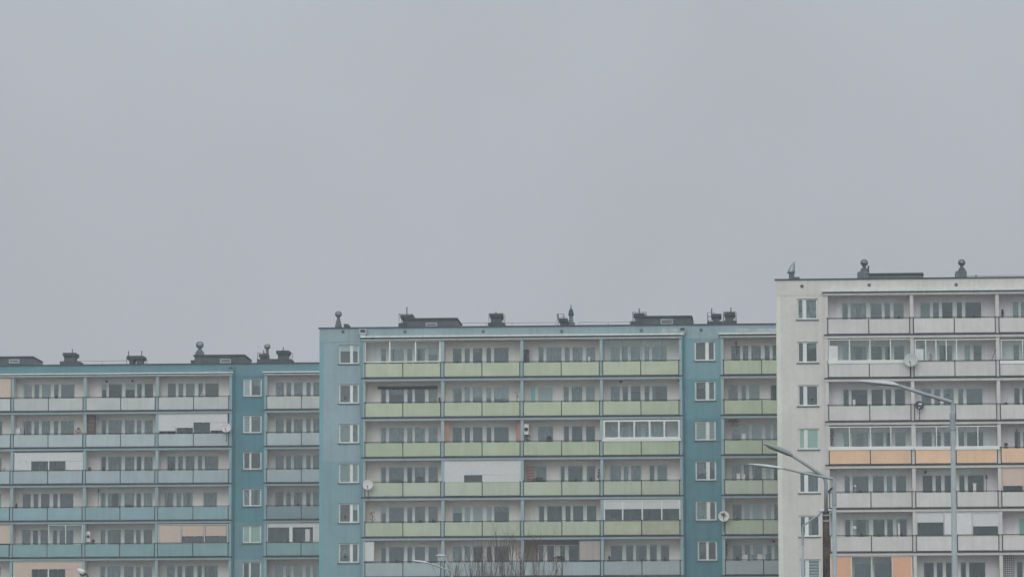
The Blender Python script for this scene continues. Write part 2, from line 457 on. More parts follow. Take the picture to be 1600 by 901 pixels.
def make_building(cfg):
    B = Building(cfg['cx'], cfg['D'], cfg['left'], cfg['yref'])
    root = B.root
    tag(root, cfg['label'], 'building')
    zt = B.z(cfg['refx'], cfg['rail_top']); zb = B.z(cfg['refx'], cfg['rail_bot'])
    H = (zt - zb) / cfg['nrow']; F0 = zt - 1.08
    B.H = H; B.F0 = F0
    B.F = lambda r: F0 - r * H
    nfl = 11
    u_end = B.u(cfg['right']) if cfg['right'] is not None else cfg['right_u']
    B.uend = u_end
    depth = cfg.get('depth', 10.5)
    cols = [B.u(x) for x in cfg['cols']]
    B.cols = cols
    Zg = B.F(nfl - 1)
    zr = B.z(cfg['refx'], cfg['roof'], SD)       # top of parapet
    zc = F0 + H - .17                            # top loggia ceiling
    # bays
    loggias = cfg['loggias'](B)                  # list of (c0, c1)
    B.bays = loggias
    solids = cfg['solids'](B)                    # list of (u0,u1,[window px range], fn row->material)
    wallm, ceilm, colm, slabm = cfg['wallm'], cfg['ceilm'], cfg['colm'], cfg['slabm']
    wall = MB(); wins = []
    for bi, (c0, c1) in enumerate(loggias):
        for r in range(nfl):
            F = B.F(r); zh = F + 2.23
            spec = cfg['cells'].get((r, bi), {}) if r < 7 else {}
            pat = cfg['pats'][bi]
            groups = spec.get('groups')
            if groups is None:
                groups = [[(c0 + p, c0 + q) for p, q in PAT[pat] if c0 + q < c1 - .1]]
                groups[0] = [(p + random.uniform(-.008, .008), q + random.uniform(-.008, .008)) for p, q in groups[0]]
            else:
                groups = [[(B.u(p, d=WD), B.u(q, d=WD)) for p, q in g] for g in groups]
            ops = []
            for gi, g in enumerate(groups):
                z0 = F + .78
                fx = spec.get('fix'); fx = fx[gi] if fx else None
                if r < 7:
                    _, op = window(B, g, z0, zh, WD, spec.get('style'), fixed=fx)
                    ops.append(op)
                else:
                    m = MB(); grid_wall(m, g[0][0] - .07, g[-1][1] + .07, z0, zh, WD + .07, WD + .14, [(p, q, z0 + .09, zh - .08) for p, q in g])
                    w = m.build('window', PVC, root); gl = MB()
                    for p, q in g: gl.quad((p, WD + .1, z0), (q, WD + .1, z0), (q, WD + .1, zh - .08), (p, WD + .1, zh - .08))
                    gl.build('pane', GLASS, w)
                    ops.append((g[0][0] - .07, g[-1][1] + .07, z0, zh))
            m = MB(); grid_wall(m, c0 + .1, c1 - .1, F, F + H - .17, WD, WD + .22, ops)
            m.build('loggia_wall', spec.get('wallm', wallm), root)
            pm = cfg['panel'](r, bi)
            balcony(B, c0, c1, F, pm, split=(r < 7), rail=spec.get('rail', True))
    # floor slabs and their painted edges
    for r in range(-1, nfl + 1):
        F = B.F(r)
        for (a, b) in cfg['runs'](B):
            bx('floor_slab', ceilm, root, a + .01, b - .01, 0.0, depth - .3, F - .17, F)
            if r >= 0:
                bx('slab_edge', slabm, root, a - .02, b + .02, -.06, -.003, F - .19, F - .03)
                bx('drip_edge', STEEL, root, a - .06, b + .06, -.10, -.003, F - .027, F + .055)
    # cross walls
    for i, c in enumerate(cols):
        w = cfg.get('colw', .2)
        bx('cross_wall', ceilm, root, c - w / 2 + .004, c + w / 2 - .004, .025, depth * .55, Zg - .2, zc + .1)
        bx('column_face', colm, root, c - w / 2, c + w / 2, -.012, .024, Zg - .2, zc + .1)
    # solid stair walls floor by floor
    for si, (a, b, wp, mf) in enumerate(solids):
        for r in range(nfl):
            F = B.F(r); z0 = F + 1.04 + B.winofs; z1 = z0 + 1.32
            pr = wp(r)
            panes = [(B.u(p, d=SD), B.u(q, d=SD)) for p, q in pr]
            fx = cfg.get('stairfix', {}).get((r, si))
            w, op = window(B, panes, z0, z1, SD + .04, 'stair', fixed=fx, pad=.10) if r < 7 else (None, (panes[0][0] - .12, panes[-1][1] + .12, z0, z1))
            if w: bx('window_sill', SILL, w, op[0] - .06, op[1] + .06, SD - .07, SD + .10, z0 - .07, z0 - .008)
            m = MB(); top = F + H - .17 if r > 0 else F0 + H - .17
            grid_wall(m, a, b, F - .17, top, SD, SD + .3, [op] if r < 7 else [])
            m.build('stair_wall', mf(r), root)
    # body: ends, rear, roof
    e0, e1 = cfg['ends'](B)
    bx('side_wall', cfg['sidem'], root, e0, e0 + .25, SD + .003, depth, 0, zr - .12)
    bx('side_wall', cfg['sidem'], root, e1 - .25, e1, SD + .003, depth, 0, zr - .12)
    bx('rear_wall', INSIDE, root, e0 + .25, e1 - .25, depth - .28, depth - .003, 0, zr - .1)
    bx('plinth', CONC, root, e0 + .25, e1 - .25, SD + .05, depth - .3, 0, B.F(nfl - 1) - .17)
    bx('roof_deck', ROOFDARK, root, e0 + .25, e1 - .25, .4, depth - .3, zc + .12, zc + .35)
    bx('parapet', cfg['parm'], root, e0, e1, SD - .02, SD + .28, zc - .0, zr - .077)
    bx('coping', ROOFDARK, root, e0 - .08, e1 + .08, SD - .10, SD + .34, zr - .075, zr)
    bx('coping', ROOFDARK, root, e0 + .06, e0 + .3, SD + .345, depth, zr - .075, zr)
    # canopy over the top loggias
    for (a, b) in cfg['runs'](B):
        za = B.z(cfg['refx'], cfg['can'][0]); zb_ = B.z(cfg['refx'], cfg['can'][1]); zd = B.z(cfg['refx'], cfg['can'][2]); ze = B.z(cfg['refx'], cfg['can'][3])
        bx('canopy_flashing', cfg.get('flash', FLASH), root, a - .12, b + .12, -.24, SD - .023, zb_, za)
        bx('canopy_gutter', STEEL, root, a - .10, b + .10, -.19, SD - .024, zd, zb_ - .002)
        bx('canopy_beam', slabm, root, a - .05, b + .05, -.10, SD - .026, ze, zd - .002)
        bx('canopy_beam', cfg.get('flash', FLASH), root, a - .05, b + .05, -.13, -.103, zd - .08, zd - .004)
    return B

# ================= ground
gm = mat('winter_grass', (0.17, 0.16, 0.13), .95, mottle=.4, scale=.05)
g = MB(); g.quad((-1500, -200, 0), (1500, -200, 0), (1500, 4000, 0), (-1500, 4000, 0)); go = g.build('ground', gm); go['kind'] = 'structure'
am = mat('asphalt', (0.05, 0.05, 0.052), .9, mottle=.2, scale=.5)
g = MB(); g.quad((-220, 60, .004), (220, 60, .004), (220, 135, .004), (-220, 135, .004)); ro = g.build('road', am); ro['kind'] = 'structure'
g = MB().box(-220, 220, 135.0, 135.2, 0, .12); ko = g.build('kerb', CONC); ko['kind'] = 'structure'
g = MB(); g.quad((-220, 135.2, .06), (220, 135.2, .06), (220, 139, .06), (-220, 139, .06)); po = g.build('pavement', mat('concrete_slabs', (.25, .25, .24), .9)); po['kind'] = 'structure'

# ================= left building (pale blue)
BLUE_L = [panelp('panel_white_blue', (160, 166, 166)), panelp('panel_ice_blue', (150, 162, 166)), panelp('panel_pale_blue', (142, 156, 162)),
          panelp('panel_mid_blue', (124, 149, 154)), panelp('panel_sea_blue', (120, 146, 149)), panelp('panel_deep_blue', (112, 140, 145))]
GREY_L = panelp('panel_grey_blue', (116, 133, 138))
TEAL_L = [wallp('teal_wall_top', (94, 122, 131)), wallp('teal_wall_second', (98, 125, 133)), wallp('teal_wall_third', (98, 126, 134)), wallp('teal_wall_fourth', (99, 130, 138)),
          wallp('teal_wall_fifth', (108, 133, 141)), wallp('teal_wall_sixth', (118, 140, 147))]
WALL_IN = wallp('loggia_render', (153, 153, 149), .50, mottle=.08, scale=.6, streak=.05, rnd=.03)
WALL_IN_R = wallp('loggia_render_grey', (155, 156, 153), .50, mottle=.10, scale=.6, streak=.10, rnd=.03)
WALL_BROWN = wallp('loggia_render_brown', (128, 121, 117), .8, mottle=.12)
CEIL = wallp('loggia_ceiling', (160, 158, 156), .7)
EDGE_BLUE = wallp('pale_blue_edge', (127, 146, 151), mottle=.08, streak=.12)
EDGE_LIL = wallp('lilac_blue_edge', (133, 149, 154), mottle=.08, streak=.12)
COL_L = wallp('pale_blue_column', (128, 150, 156), .95)
COL_M = wallp('lilac_blue_column', (135, 152, 157), .95)
PEACH = paint('peach_blind', (170, 159, 150), 1.0, rough=.7, mottle=.04, rnd=.02)
WHITE_BOARD = paint('white_board', (172, 176, 178), 1.0, rough=.6, mottle=.03)

def L_wp(r):
    y = 609 + r * 57
    return [(381.5 if r != 6 else 381, 389.5), (392.5, 406.6)]
cells_L = {
 (2,1): dict(groups=[[(36,60),(64,100)]]), (3,3): dict(groups=[[(258,271),(276,283.5),(286.8,301)],[(319,339)]]),
 (2,0): dict(style='sheer'), (1,4): dict(style='sheer'), (0,2): dict(fix=[['blindhalf','none','blindhalf','side','none']]),
 (0,3): dict(fix=[['darkroom','full','full','side','none']]), (1,1): dict(fix=[['side','full','full','full','half']]),
 (4,1): dict(fix=[['full','none','full','none','darkroom']]), (3,2): dict(fix=[['full','side','half','dark','full']]),
}
cfgL = dict(cx=190, D=312.4, left=-94.5, yref=734, refx=132, rail_top=620.1, rail_bot=848.3, nrow=4, right=529,
    label='pale blue panel block with teal stair strip, furthest back at the left edge',
    cols=[-94, 19, 132.2, 245.2, 360, 414.8, 528],
    loggias=lambda B: [(B.cols[i], B.cols[i+1]) for i in (0,1,2,3,5)],
    runs=lambda B: [(B.cols[0] - .1, B.cols[4] + .1), (B.cols[5] - .1, B.cols[6] + .1)],
    solids=lambda B: [(B.cols[4] + .1, B.cols[5] - .1, L_wp, lambda r: TEAL_L[min(r, 5)])],
    ends=lambda B: (B.cols[0] - .35, B.cols[6] + .35),
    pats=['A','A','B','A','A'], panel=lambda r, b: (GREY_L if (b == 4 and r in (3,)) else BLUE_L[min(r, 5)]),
    wallm=WALL_IN, ceilm=CEIL, colm=COL_L, slabm=EDGE_BLUE, sidem=TEAL_L[3], parm=wallp('teal_parapet', (102, 127, 134), streak=.1),
    roof=569, can=(583.0, 584.8, 586.0, 588.6), cells=cells_L,
    stairfix={(0,0): ['blind','half'], (1,0): ['slat','half'], (3,0): ['full','side'], (4,0): ['green','green'], (5,0): ['none','dark']})
Building.winofs = 0.0
BL = make_building(cfgL)

# ================= middle building (blue with green balconies)
GREEN = [panelp('panel_green_top', (156, 167, 149)), panelp('panel_green', (154, 165, 146)), panelp('panel_green_mid', (150, 162, 143)),
         panelp('panel_green_pale', (154, 163, 150)), panelp('panel_green_low', (152, 162, 147)), panelp('panel_blue_low', (140, 152, 156))]
STAINED = panelp('panel_green_stained', (153, 161, 144), stain=((.38, .32, .19), .4))
M_LEFT = [wallp('blue_grey_wall', (129, 147, 154))] * 3 + [wallp('blue_grey_wall_low', (120, 142, 149))] * 3
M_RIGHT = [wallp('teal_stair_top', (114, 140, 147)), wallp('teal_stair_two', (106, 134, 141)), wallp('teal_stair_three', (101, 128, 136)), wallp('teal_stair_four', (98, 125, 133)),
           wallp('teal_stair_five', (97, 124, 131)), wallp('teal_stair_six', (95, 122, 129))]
def M_wpl(r): return [(531.4, 546.6), (551.2, 558.6)]
def M_wpr(r): return [(1091, 1102), (1106, 1116.8)] if r == 5 else [(1088.6, 1103.2), (1108.8, 1116.4)]
cells_M = {
 (0,0): dict(fix=[['none','full','none','side','blindhalf']]), (1,0): dict(fix=[['none','half','none','none','full']]),
 (4,0): dict(fix=[['blindhalf','none','none','none','none']]), (5,0): dict(style='bare'), (5,1): dict(style='bare'),
 (3,1): dict(groups=[[(700,712),(720,760)]], rail=False),
 (4,1): dict(fix=[['blindhalf','blind','blind','blind','half']]),
 (1,2): dict(groups=[[(829.5,836.5),(841,863.5)],[(881.5,889),(893.8,910),(916,929.5)]], fix=[['teal','blind'],['full','full','slat']]),
 (2,2): dict(groups=[[(841,864)],[(881.5,889),(893.8,910),(916,929.5)]]),
 (3,2): dict(groups=[[(836.5,853.5)],[(876,882),(887.5,910),(916.5,929.5)]]),
 (5,2): dict(groups=[[(841,848.5),(854.5,865),(874.5,882),(888,904)]], style='bare', wallm=WALL_BROWN),
 (1,3): dict(style='bare'), (3,3): dict(groups=[[(953.5,970),(974.5,981.5),(986,1001.5)],[(1015,1022),(1027,1042)]], fix=[['full','full','full'],['full','slat']]),
 (5,3): dict(groups=[[(953.5,971),(977.5,988),(993,1009.5),(1014.5,1025),(1031.5,1044)]], style='bare'),
 (1,4): dict(groups=[[(1139,1153.5),(1159.5,1166.5),(1171.5,1187.5)],[(1205.5,1214)]]),
 (3,4): dict(fix=[['full','darkroom','side','blind','half']]),
 (4,4): dict(fix=[['none','blind','blind','blind','none']]),
 (5,4): dict(fix=[['none','darkroom','slat','none','slat']]),
}
Building.winofs = 0.0
cfgM = dict(cx=816, D=284.8, left=498.6, yref=720, refx=816, rail_top=564.5, rail_bot=875.7, nrow=5, right=1254.5,
    label='blue grey panel block with pale green balconies, in the middle of the row',
    cols=[568.2, 691.8, 815.8, 940.2, 1064.6, 1129.6, 1254],
    loggias=lambda B: [(B.cols[i], B.cols[i+1]) for i in (0,1,2,3,5)],
    runs=lambda B: [(B.cols[0] - .1, B.cols[4] + .1), (B.cols[5] - .1, B.cols[6] + .1)],
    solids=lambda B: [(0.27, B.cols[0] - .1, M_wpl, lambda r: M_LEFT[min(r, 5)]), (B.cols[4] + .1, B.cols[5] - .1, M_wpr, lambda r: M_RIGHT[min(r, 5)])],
    ends=lambda B: (0.0, B.cols[6] + .35),
    pats=['C','A','C','A','A'], panel=lambda r, b: (STAINED if (b == 3 and r == 4) else GREEN[min(r, 5)]),
    wallm=WALL_IN, ceilm=CEIL, colm=COL_M, slabm=EDGE_LIL, sidem=wallp('aqua_side', (112, 146, 153)), parm=wallp('blue_grey_parapet', (129, 146, 152), streak=.14, mottle=.1),
    roof=508.6, can=(523.0, 525.4, 527.6, 530.6), cells=cells_M, flash=FLASH,
    stairfix={(0,0): ['blindhalf','blindhalf'], (3,0): ['slat','slat'], (4,0): ['none','blindhalf'], (2,1): ['slat','slat'], (3,1): ['half','half'], (1,1): ['half','dark'], (0,1): ['full','full']})
BM = make_building(cfgM)
bx('corner_trim', cfgM['sidem'], BM.root, -.003, .27, SD - .006, SD + .2, 0, BM.z(510, 512) - .06)

# ================= right building (white)
R_WHITE = panelp('panel_white', (171, 174, 173)); R_OR = panelp('panel_apricot', (187, 163, 140))
WALL_R = wallp('white_render', (166, 167, 166), .9, streak=.08, mottle=.08)
def R_wp(r): return [(1250, 1256.2), (1262.2, 1277.6)]
Building.winofs = 0.0
cells_R = {
 (1,0): dict(fix=[['blind','side','side','side','none']]), (1,1): dict(groups=[[(1440,1446)],[(1470,1490)],[(1510,1518),(1523.5,1536)]], rail=True),
 (3,0): dict(style='mix'), (0,1): dict(fix=[['slat','full','none','none','none']]), (4,0): dict(style='bare'), (4,1): dict(style='bare'), (0,0): dict(style='bare'),
 (2,0): dict(style='bare'), (2,1): dict(style='bare'),
 (5,1): dict(groups=[[(1437,1470)],[(1524,1556)]]), (5,2): dict(groups=[[(1591,1599),(1604,1620)]], fix=[['jade','full']]),
 (6,0): dict(groups=[[(1333,1358),(1364,1391)]]), (5,0): dict(fix=[['none','side','none','none','side']]),
}
cfgR = dict(cx=1427, D=263, left=1215.2, yref=720, refx=1427, rail_top=495.9, rail_bot=835.4, nrow=5, right=1695.5,
    label='tall white panel block with one apricot balcony row, nearest at the right edge',
    cols=[1293.2, 1427.4, 1561.6, 1695],
    loggias=lambda B: [(B.cols[i], B.cols[i+1]) for i in (0,1,2)],
    runs=lambda B: [(B.cols[0] - .1, B.cols[3] + .1)],
    solids=lambda B: [(0.003, B.cols[0] - .1, R_wp, lambda r: WALL_R)],
    ends=lambda B: (0.0, B.cols[3] + .35),
    pats=['B','A','B'], panel=lambda r, b: R_OR if r == 3 else R_WHITE,
    wallm=WALL_IN_R, ceilm=CEIL, colm=wallp('white_column', (170, 173, 172)), slabm=wallp('white_edge', (166, 169, 168), streak=.12), sidem=wallp('cream_side', (168, 172, 163), .8), parm=WALL_R,
    roof=433.8, can=(452.5, 455.0, 457.0, 460.5), cells=cells_R, colw=.22,
    stairfix={(3,0): ['green','green'], (6,0): ['slats','slats'], (0,0): ['full','full'], (1,0): ['dark','half']})
BR = make_building(cfgR)
bx('corner_trim', wallp('pale_corner_trim', (172, 178, 172), .9), BR.root, -.003, .28, SD - .006, SD + .2, 0, BR.z(1216, 437) - .06)

# ------------------------------------------------------------------ balcony enclosures (parts of their building)
def encl(B, r, x0, x1, y0, y1, posts, fills, fr=None, ledge=False, d=.02, fw=.05, glaze=None):
    z1 = B.z((x0+x1)/2, y0, d); z0 = B.z((x0+x1)/2, y1, d)
    ym = (y0 + y1) / 2
    P = [B.u(p, ym, d) for p in posts]
    fl = []
    for (a, b, c, e_, m_, n_) in fills: fl.append((B.u(a, ym, d), B.u(b, ym, d), B.z((a+b)/2, e_, d), B.z((a+b)/2, c, d), m_, n_))
    if glaze:
        for p, q in zip(P[:-1], P[1:]): fl.append((p + fw/2, q - fw/2, z0 + fw, z1 - fw, glaze, 'pane'))
    return enclosure(B, B.u(x0, ym, d), B.u(x1, ym, d), z0, z1, P, fl, fr, d, fw, ledge)
CREAM = paint('cream_frame', (182, 178, 172), .8)
GREYF = paint('grey_thin_frame', (105, 115, 118), .9)
G = GLASS_CLEAR
# left block
encl(BL, 2, 21.5, 130, 706.5, 736, [23, 47.3, 76, 103, 129], [(23,129,707.5,720,WHITE_BOARD,'enclosure_board'),(23,49,720,735,WHITE_BOARD,'enclosure_board'),(102.5,129,720,735,WHITE_BOARD,'enclosure_board'),(75,77,720,735,WHITE_BOARD,'enclosure_board'),(49.5,102,720.5,735,GLASS_SHADE,'pane')])
encl(BL, 1, 247, 356, 645, 678, [248, 275.5, 302, 328.5, 355], [(248,355,645.5,659.5,WHITE_BOARD,'enclosure_board'),(248,302,659.5,668,WHITE_BOARD,'enclosure_board'),(328,355,659.5,672,WHITE_BOARD,'enclosure_board'),(248,274,668,673,WHITE_BOARD,'enclosure_board'),(276,300,668.5,677,GLASS_SHADE,'pane'),(303.5,327,660,677,GLASS_SHADE,'pane')], WHITE_BOARD)
encl(BL, 4, 247, 356.5, 818, 848.5, [248, 283, 319.5, 355.5], [(249,282,820,847.5,PEACH,'roller_blind'),(284.5,318,820,837,PEACH,'roller_blind'),(321,354,820,836.5,PEACH,'roller_blind'),(284.5,318,837.5,847,GLASS_SHADE,'pane'),(321,354,837,847,GLASS_SHADE,'pane')])
encl(BL, 5, 20.5, 130, 876, 906, [21.5, 129.3], [(22,129,877.5,888.5,PEACH,'enclosure_board'),(22,49.5,888.5,905,PEACH,'enclosure_board'),(102,129,888.5,905,PEACH,'enclosure_board'),(74.5,76.5,888.5,905,PVC,'enclosure_board'),(50,101.5,889,904,GLASS_SHADE,'pane')])
encl(BL, 4, 75, 129.5, 819, 849, [76, 102.6, 128.5], [], glaze=G)
encl(BL, 4, 416, 526, 816.5, 848, [418, 452.5, 490, 525], [(419,525,817.5,823,WHITE_BOARD,'enclosure_board'),(453,457,823,847,PVC,'enclosure_board'),(489,525,823,847,WHITE_BOARD,'enclosure_board'),(419,452,823.5,845.5,GLASS_SHADE,'pane'),(457.5,488.5,825,845,GLASS_SHADE,'pane'),(477,484,826,845,BLIND_W,'roller_blind')])
encl(BL, 0, -92, 17.2, 590, 622, [-91, 16.5], [(-91,16.5,591,621,PEACH,'roller_blind')], PEACH)
encl(BL, 4, -92, 17.2, 818, 849, [-91, 16.5], [(-91,16.5,819,848,PEACH,'roller_blind')], PEACH)
# middle block
encl(BM, 0, 569.6, 688.5, 531.6, 566, [570.6, 609, 649.3, 687.5], [], CREAM, glaze=G, fw=.085)
encl(BM, 0, 943.5, 1062, 530.5, 563, [944, 972, 1002.5, 1034, 1061.5], [], GREYF, glaze=G, fw=.04)
encl(BM, 3, 693.5, 813.5, 718, 754.5, [694, 813], [(694,813,718.5,741.5,WHITE_BOARD,'enclosure_board'),(694,725,741.5,754,WHITE_BOARD,'enclosure_board'),(753.5,813,741.5,754,WHITE_BOARD,'enclosure_board'),(725.5,753,742,754,GLASS_SHADE,'pane')], WHITE_BOARD)
encl(BM, 2, 942.5, 1062.5, 655.5, 685, [944, 967, 991, 1015, 1038, 1061], [], PVC, glaze=G, fw=.115, ledge=True, d=-.05)
encl(BM, 4, 943.5, 1063, 779.5, 814, [944.3, 973, 1003.5, 1034, 1062.3], [(944,1062,780,794.5,WHITE_BOARD,'enclosure_board')], PVC, glaze=GLASS_SHADE, fw=.09)
encl(BM, 5, 569.8, 585.5, 844.5, 877, [585], [(570,584.5,845,877,BLIND_W,'roller_blind')], GREYF)
encl(BM, 5, 904, 938, 843.5, 875, [905], [(905.5,937.5,844,874.5,wallp('beige_board', (150, 147, 144)),'enclosure_board')], GREYF)
encl(BM, 2, 693.8, 702, 656, 690, [694.2], [(694.5,701.5,656.5,690,paint('salmon_cloth', (160, 130, 122)),'roller_blind')], STEEL, fw=.02, d=.35)
encl(BM, 2, 807, 814, 656, 690, [807.4], [(807.5,813.5,656.5,690,paint('salmon_cloth', (160, 130, 122)),'roller_blind')], STEEL, fw=.02, d=.35)
dh = encl(BM, 1, 590, 683.5, 603, 607.5, [590.5, 683], [(590.5,683,603.5,607,mat('dark_awning', (.05,.065,.065)),'awning_box')], STEEL, d=WD - .08, fw=.02)
# right block
encl(BR, 1, 1295, 1425.5, 529.5, 563.5, [1295.6, 1327.3, 1359.3, 1391.4, 1424.8], [(1296,1309,540,562.5,BLIND_W,'roller_blind')], PVC, glaze=G, ledge=True, fw=.055)
encl(BR, 1, 1429.5, 1560, 529.5, 565, [1430, 1446.5, 1462.5, 1478.5, 1494.7], [(1431,1443,545,563,BLIND_W,'roller_blind')], PVC, glaze=G, fw=.055)
encl(BR, 1, 1563.5, 1693, 529.5, 563.5, [1564.5, 1598, 1630, 1662, 1692], [], PVC, glaze=G, ledge=True, fw=.055)
encl(BR, 3, 1295.5, 1425.5, 665.8, 698.5, [1296, 1327.5, 1360, 1392, 1424.8], [], PVC, glaze=G, ledge=True, fw=.055)
encl(BR, 3, 1429.5, 1560, 665, 698, [1430, 1463.2, 1495.6, 1528, 1559.6], [], PVC, glaze=G, ledge=True, fw=.055)
encl(BR, 5, 1432, 1560, 796, 837, [1432.6, 1475, 1519.5, 1560], [(1433,1559.5,796.5,801.5,WHITE_BOARD,'enclosure_board'),(1433,1474,801.5,815.5,WHITE_BOARD,'enclosure_board'),(1476,1518.5,801.5,836.5,BLIND_W,'roller_blind'),(1520.5,1559.5,801.5,821.5,WHITE_BOARD,'enclosure_board'),(1433.5,1474,816,836,GLASS_SHADE,'pane'),(1520.5,1559.5,822,836,GLASS_SHADE,'pane')], WHITE_BOARD)
APR = paint('apricot_board', (183, 150, 130), 1.0, mottle=.05)
encl(BR, 6, 1297, 1425.5, 868, 905, [1298, 1330.5, 1362.4, 1394, 1425], [(1298.5,1330,869,904.5,APR,'enclosure_board'),(1395,1425,869,904.5,APR,'enclosure_board'),(1331.5,1361.5,869.5,904,G,'pane'),(1363.5,1393,869.5,904,G,'pane')], CREAM)
encl(BR, 4, 1566, 1693, 728, 769, [1566.5, 1600], [(1566,1692,728.5,758,PEACH,'roller_blind'),(1598,1692,758,768.5,PEACH,'roller_blind'),(1567,1597.5,758.5,767,GLASS_SHADE,'pane')], PEACH)

# ------------------------------------------------------------------ drain pipes, hopper heads, wall vents, painted patches
def pipe(B, x, ytop, m, yref=700, w=.07):
    u = B.u(x, yref); zt = B.z(x, ytop)
    mb = MB(); mb.tube([(u, -.02, .2), (u, -.02, zt)], w, 8)
    k = zt - 1
    while k > 1: mb.box(u - w - .02, u + w + .02, -.02 - w - .02, SD, k - .03, k + .03); k -= 2.7
    o = mb.build('drain_pipe', m, B.root)
    return o
pblue = wallp('pipe_blue', (112, 140, 148)); pteal = wallp('pipe_teal', (84, 116, 124)); 
pipe(BM, 565.0, 522, pblue); pipe(BM, 1068.3, 519, pteal); pipe(BL, 364.3, 580, pteal)
def hopper(B, x, y, m, s=.28):
    u, z = B.uz(x, y, SD)
    MB().prism([(u-s, z+s), (u+s, z+s), (u+s, z-.05), (u+.09, z-s*1.3), (u-.09, z-s*1.3), (u-s, z-.05)], SD-.34, SD-.024).build('drain_hopper', m, B.root)
    bx('hopper_mouth', STEEL, B.root, u - s*.6, u + s*.6, SD-.36, SD-.342, z + .02, z + s*.75)
hopper(BM, 567.5, 520, mat('pale_zinc', (.38,.42,.43), .5), .26); hopper(BM, 1066.5, 517, EDGE_BLUE, .24); hopper(BL, 362, 577, TEAL_L[3], .2)
def vent(B, x, y):
    u, z = B.uz(x, y, SD - .03)
    MB().lathe((u, SD - .022, z), [(.10, 0), (.11, .03), (.07, .05)], 10, (0, -1, 0)).build('wall_vent', SILL, B.root)
for x, y in ((536,518),(633,518),(755,517.5),(878,517.5),(1002,516),(1095.5,515.6)): vent(BM, x, y)
for x, y in ((1253,447),(1358,445),(1494,444.5)): vent(BR, x, y)
def patch(B, x0, x1, y0, y1, m, seed):
    rs = random.Random(seed); u0, z0 = B.uz(x0, y1, SD - .02); u1, z1 = B.uz(x1, y0, SD - .02)
    n = 22; pts = []
    for i in range(n + 1): pts.append((u0 + (u1-u0)*i/n, z0 + rs.uniform(0, .16) * (z1-z0)))
    for i in range(n, -1, -1): pts.append((u0 + (u1-u0)*i/n, z1 - rs.uniform(0, .22) * (z1-z0)))
    MB().prism(pts, SD - .026, SD - .021).build('paint_patch', m, B.root)
pm_ = wallp('bleached_patch', (146, 158, 162), mottle=.25, scale=1.2, fine=.15)
patch(BM, 1034, 1062, 511.5, 521.5, pm_, 3); patch(BM, 1150, 1240, 511.5, 519, pm_, 5)

# ------------------------------------------------------------------ roof structures (parts of the building)
RD = 5.0
def RU(B, x, y, d=RD): return B.uz(x, y, d)
def rbox(B, name, x0, x1, y0, y1, m, d0=4.2, d1=5.8, parent=None, bevel=0):
    u0, z1 = B.uz(x0, y0, d0); u1, _ = B.uz(x1, y0, d0); z0 = B.uz((x0+x1)/2, y1, d0)[1]
    return bx(name, m, parent or B.root, u0, u1, d0, d1, z0, z1, bevel=bevel)
def rod(B, x, y0, y1, parent, d=4.6, r=.035):
    u, z1 = B.uz(x, y0, d); z0 = B.uz(x, y1, d)[1]
    MB().tube([(u, d, z0), (u, d, z1)], r, 6).build('mast', STEEL, parent)
def chimney(B, x0, x1, y0, y1, base=None, mast=None, cage=None, neck=None):
    yb = base[2] if base else y1
    nx0, nx1 = (neck if neck else (x0 + 2, x1 - 2))
    c = rbox(B, 'chimney', nx0, nx1, y0 + 5, y1 + 4, CONC_D, 4.3, 5.7)
    rbox(B, 'chimney_cap', x0, x1, y0, y0 + 4.6, ROOFSTUFF, 4.1, 5.9, c)
    rbox(B, 'chimney_cap', x0 + 1, x1 - 1, y0 + 4.7, y0 + 6.0, ROOFDARK, 4.2, 5.8, c)
    if base: rbox(B, 'chimney_base', base[0], base[1], base[2], base[3] + 4, ROOFSTUFF, 4.0, 6.0, c)
    if mast: rod(B, mast[0], mast[1], y0 + 1, c, 4.05)
    if cage:
        x0c, x1c, yt, ybc = cage; u0, zt = B.uz(x0c, yt, 4.0); u1 = B.uz(x1c, yt, 4.0)[0]; zb = B.uz(x0c, ybc, 4.0)[1]
        m = MB()
        for d in (3.95, 6.05):
            for zz in (zt, (zt + zb) / 2): m.tube([(u0, d, zz), (u1, d, zz)], .016, 4)
            for uu in (u0, u1): m.tube([(uu, d, zb), (uu, d, zt)], .02, 4)
        for uu in (u0, u1): m.tube([(uu, 3.95, zt), (uu, 6.05, zt)], .016, 4)
        m.build('wire_cage', STEEL, c)
    return c
CONC_D = mat('chimney_render', (0.10, 0.135, 0.135), .9, mottle=.3, scale=2.5, streak=.3)
def ball_vent(B, x, y, rpx, sx0, sx1, sy1, pedestal=None, spire=False):
    """rotating ball ventilator on a neck"""
    s = F_PX / 290; u, z = B.uz(x, y, RD); r = rpx / (F_PX / (B.org.y + 5))
    zb = B.uz(x, sy1, RD)[1] - .3
    u0 = B.uz(sx0, y, RD)[0]; u1 = B.uz(sx1, y, RD)[0]; w = (u1 - u0) / 2; uc = (u0 + u1) / 2
    neck = MB().lathe((u, RD, zb), [(w, 0), (w, (z - zb) * .30), (w * .72, (z - zb) * .55), (r * .5, (z - zb) * .72), (r * .5, z - zb - r * .7)], 12).build('ventilator', CONC_D, B.root)
    prof = []
    for k in range(9):
        t = -math.pi / 2 + math.pi * k / 8; prof.append((max(.01, r * math.cos(t)), r * math.sin(t) * .95))
    b = MB().lathe((u, RD, z), prof, 16).build('ventilator_ball', GALV, neck)
    f = MB()
    for k in range(16):
        t = 2 * math.pi * k / 16; ca, sa = math.cos(t), math.sin(t)
        pts = [(u + r*1.04*math.cos(q)*ca, RD + r*1.04*math.cos(q)*sa, z + r*.98*math.sin(q)) for q in (-1.2, -.6, 0, .6, 1.2)]
        f.tube(pts, .013, 3, False)
    f.build('ventilator_blade', STEEL, neck)
    if pedestal: rbox(B, 'ventilator_base', *pedestal, ROOFSTUFF, 4.3, 5.7, neck)
    return neck
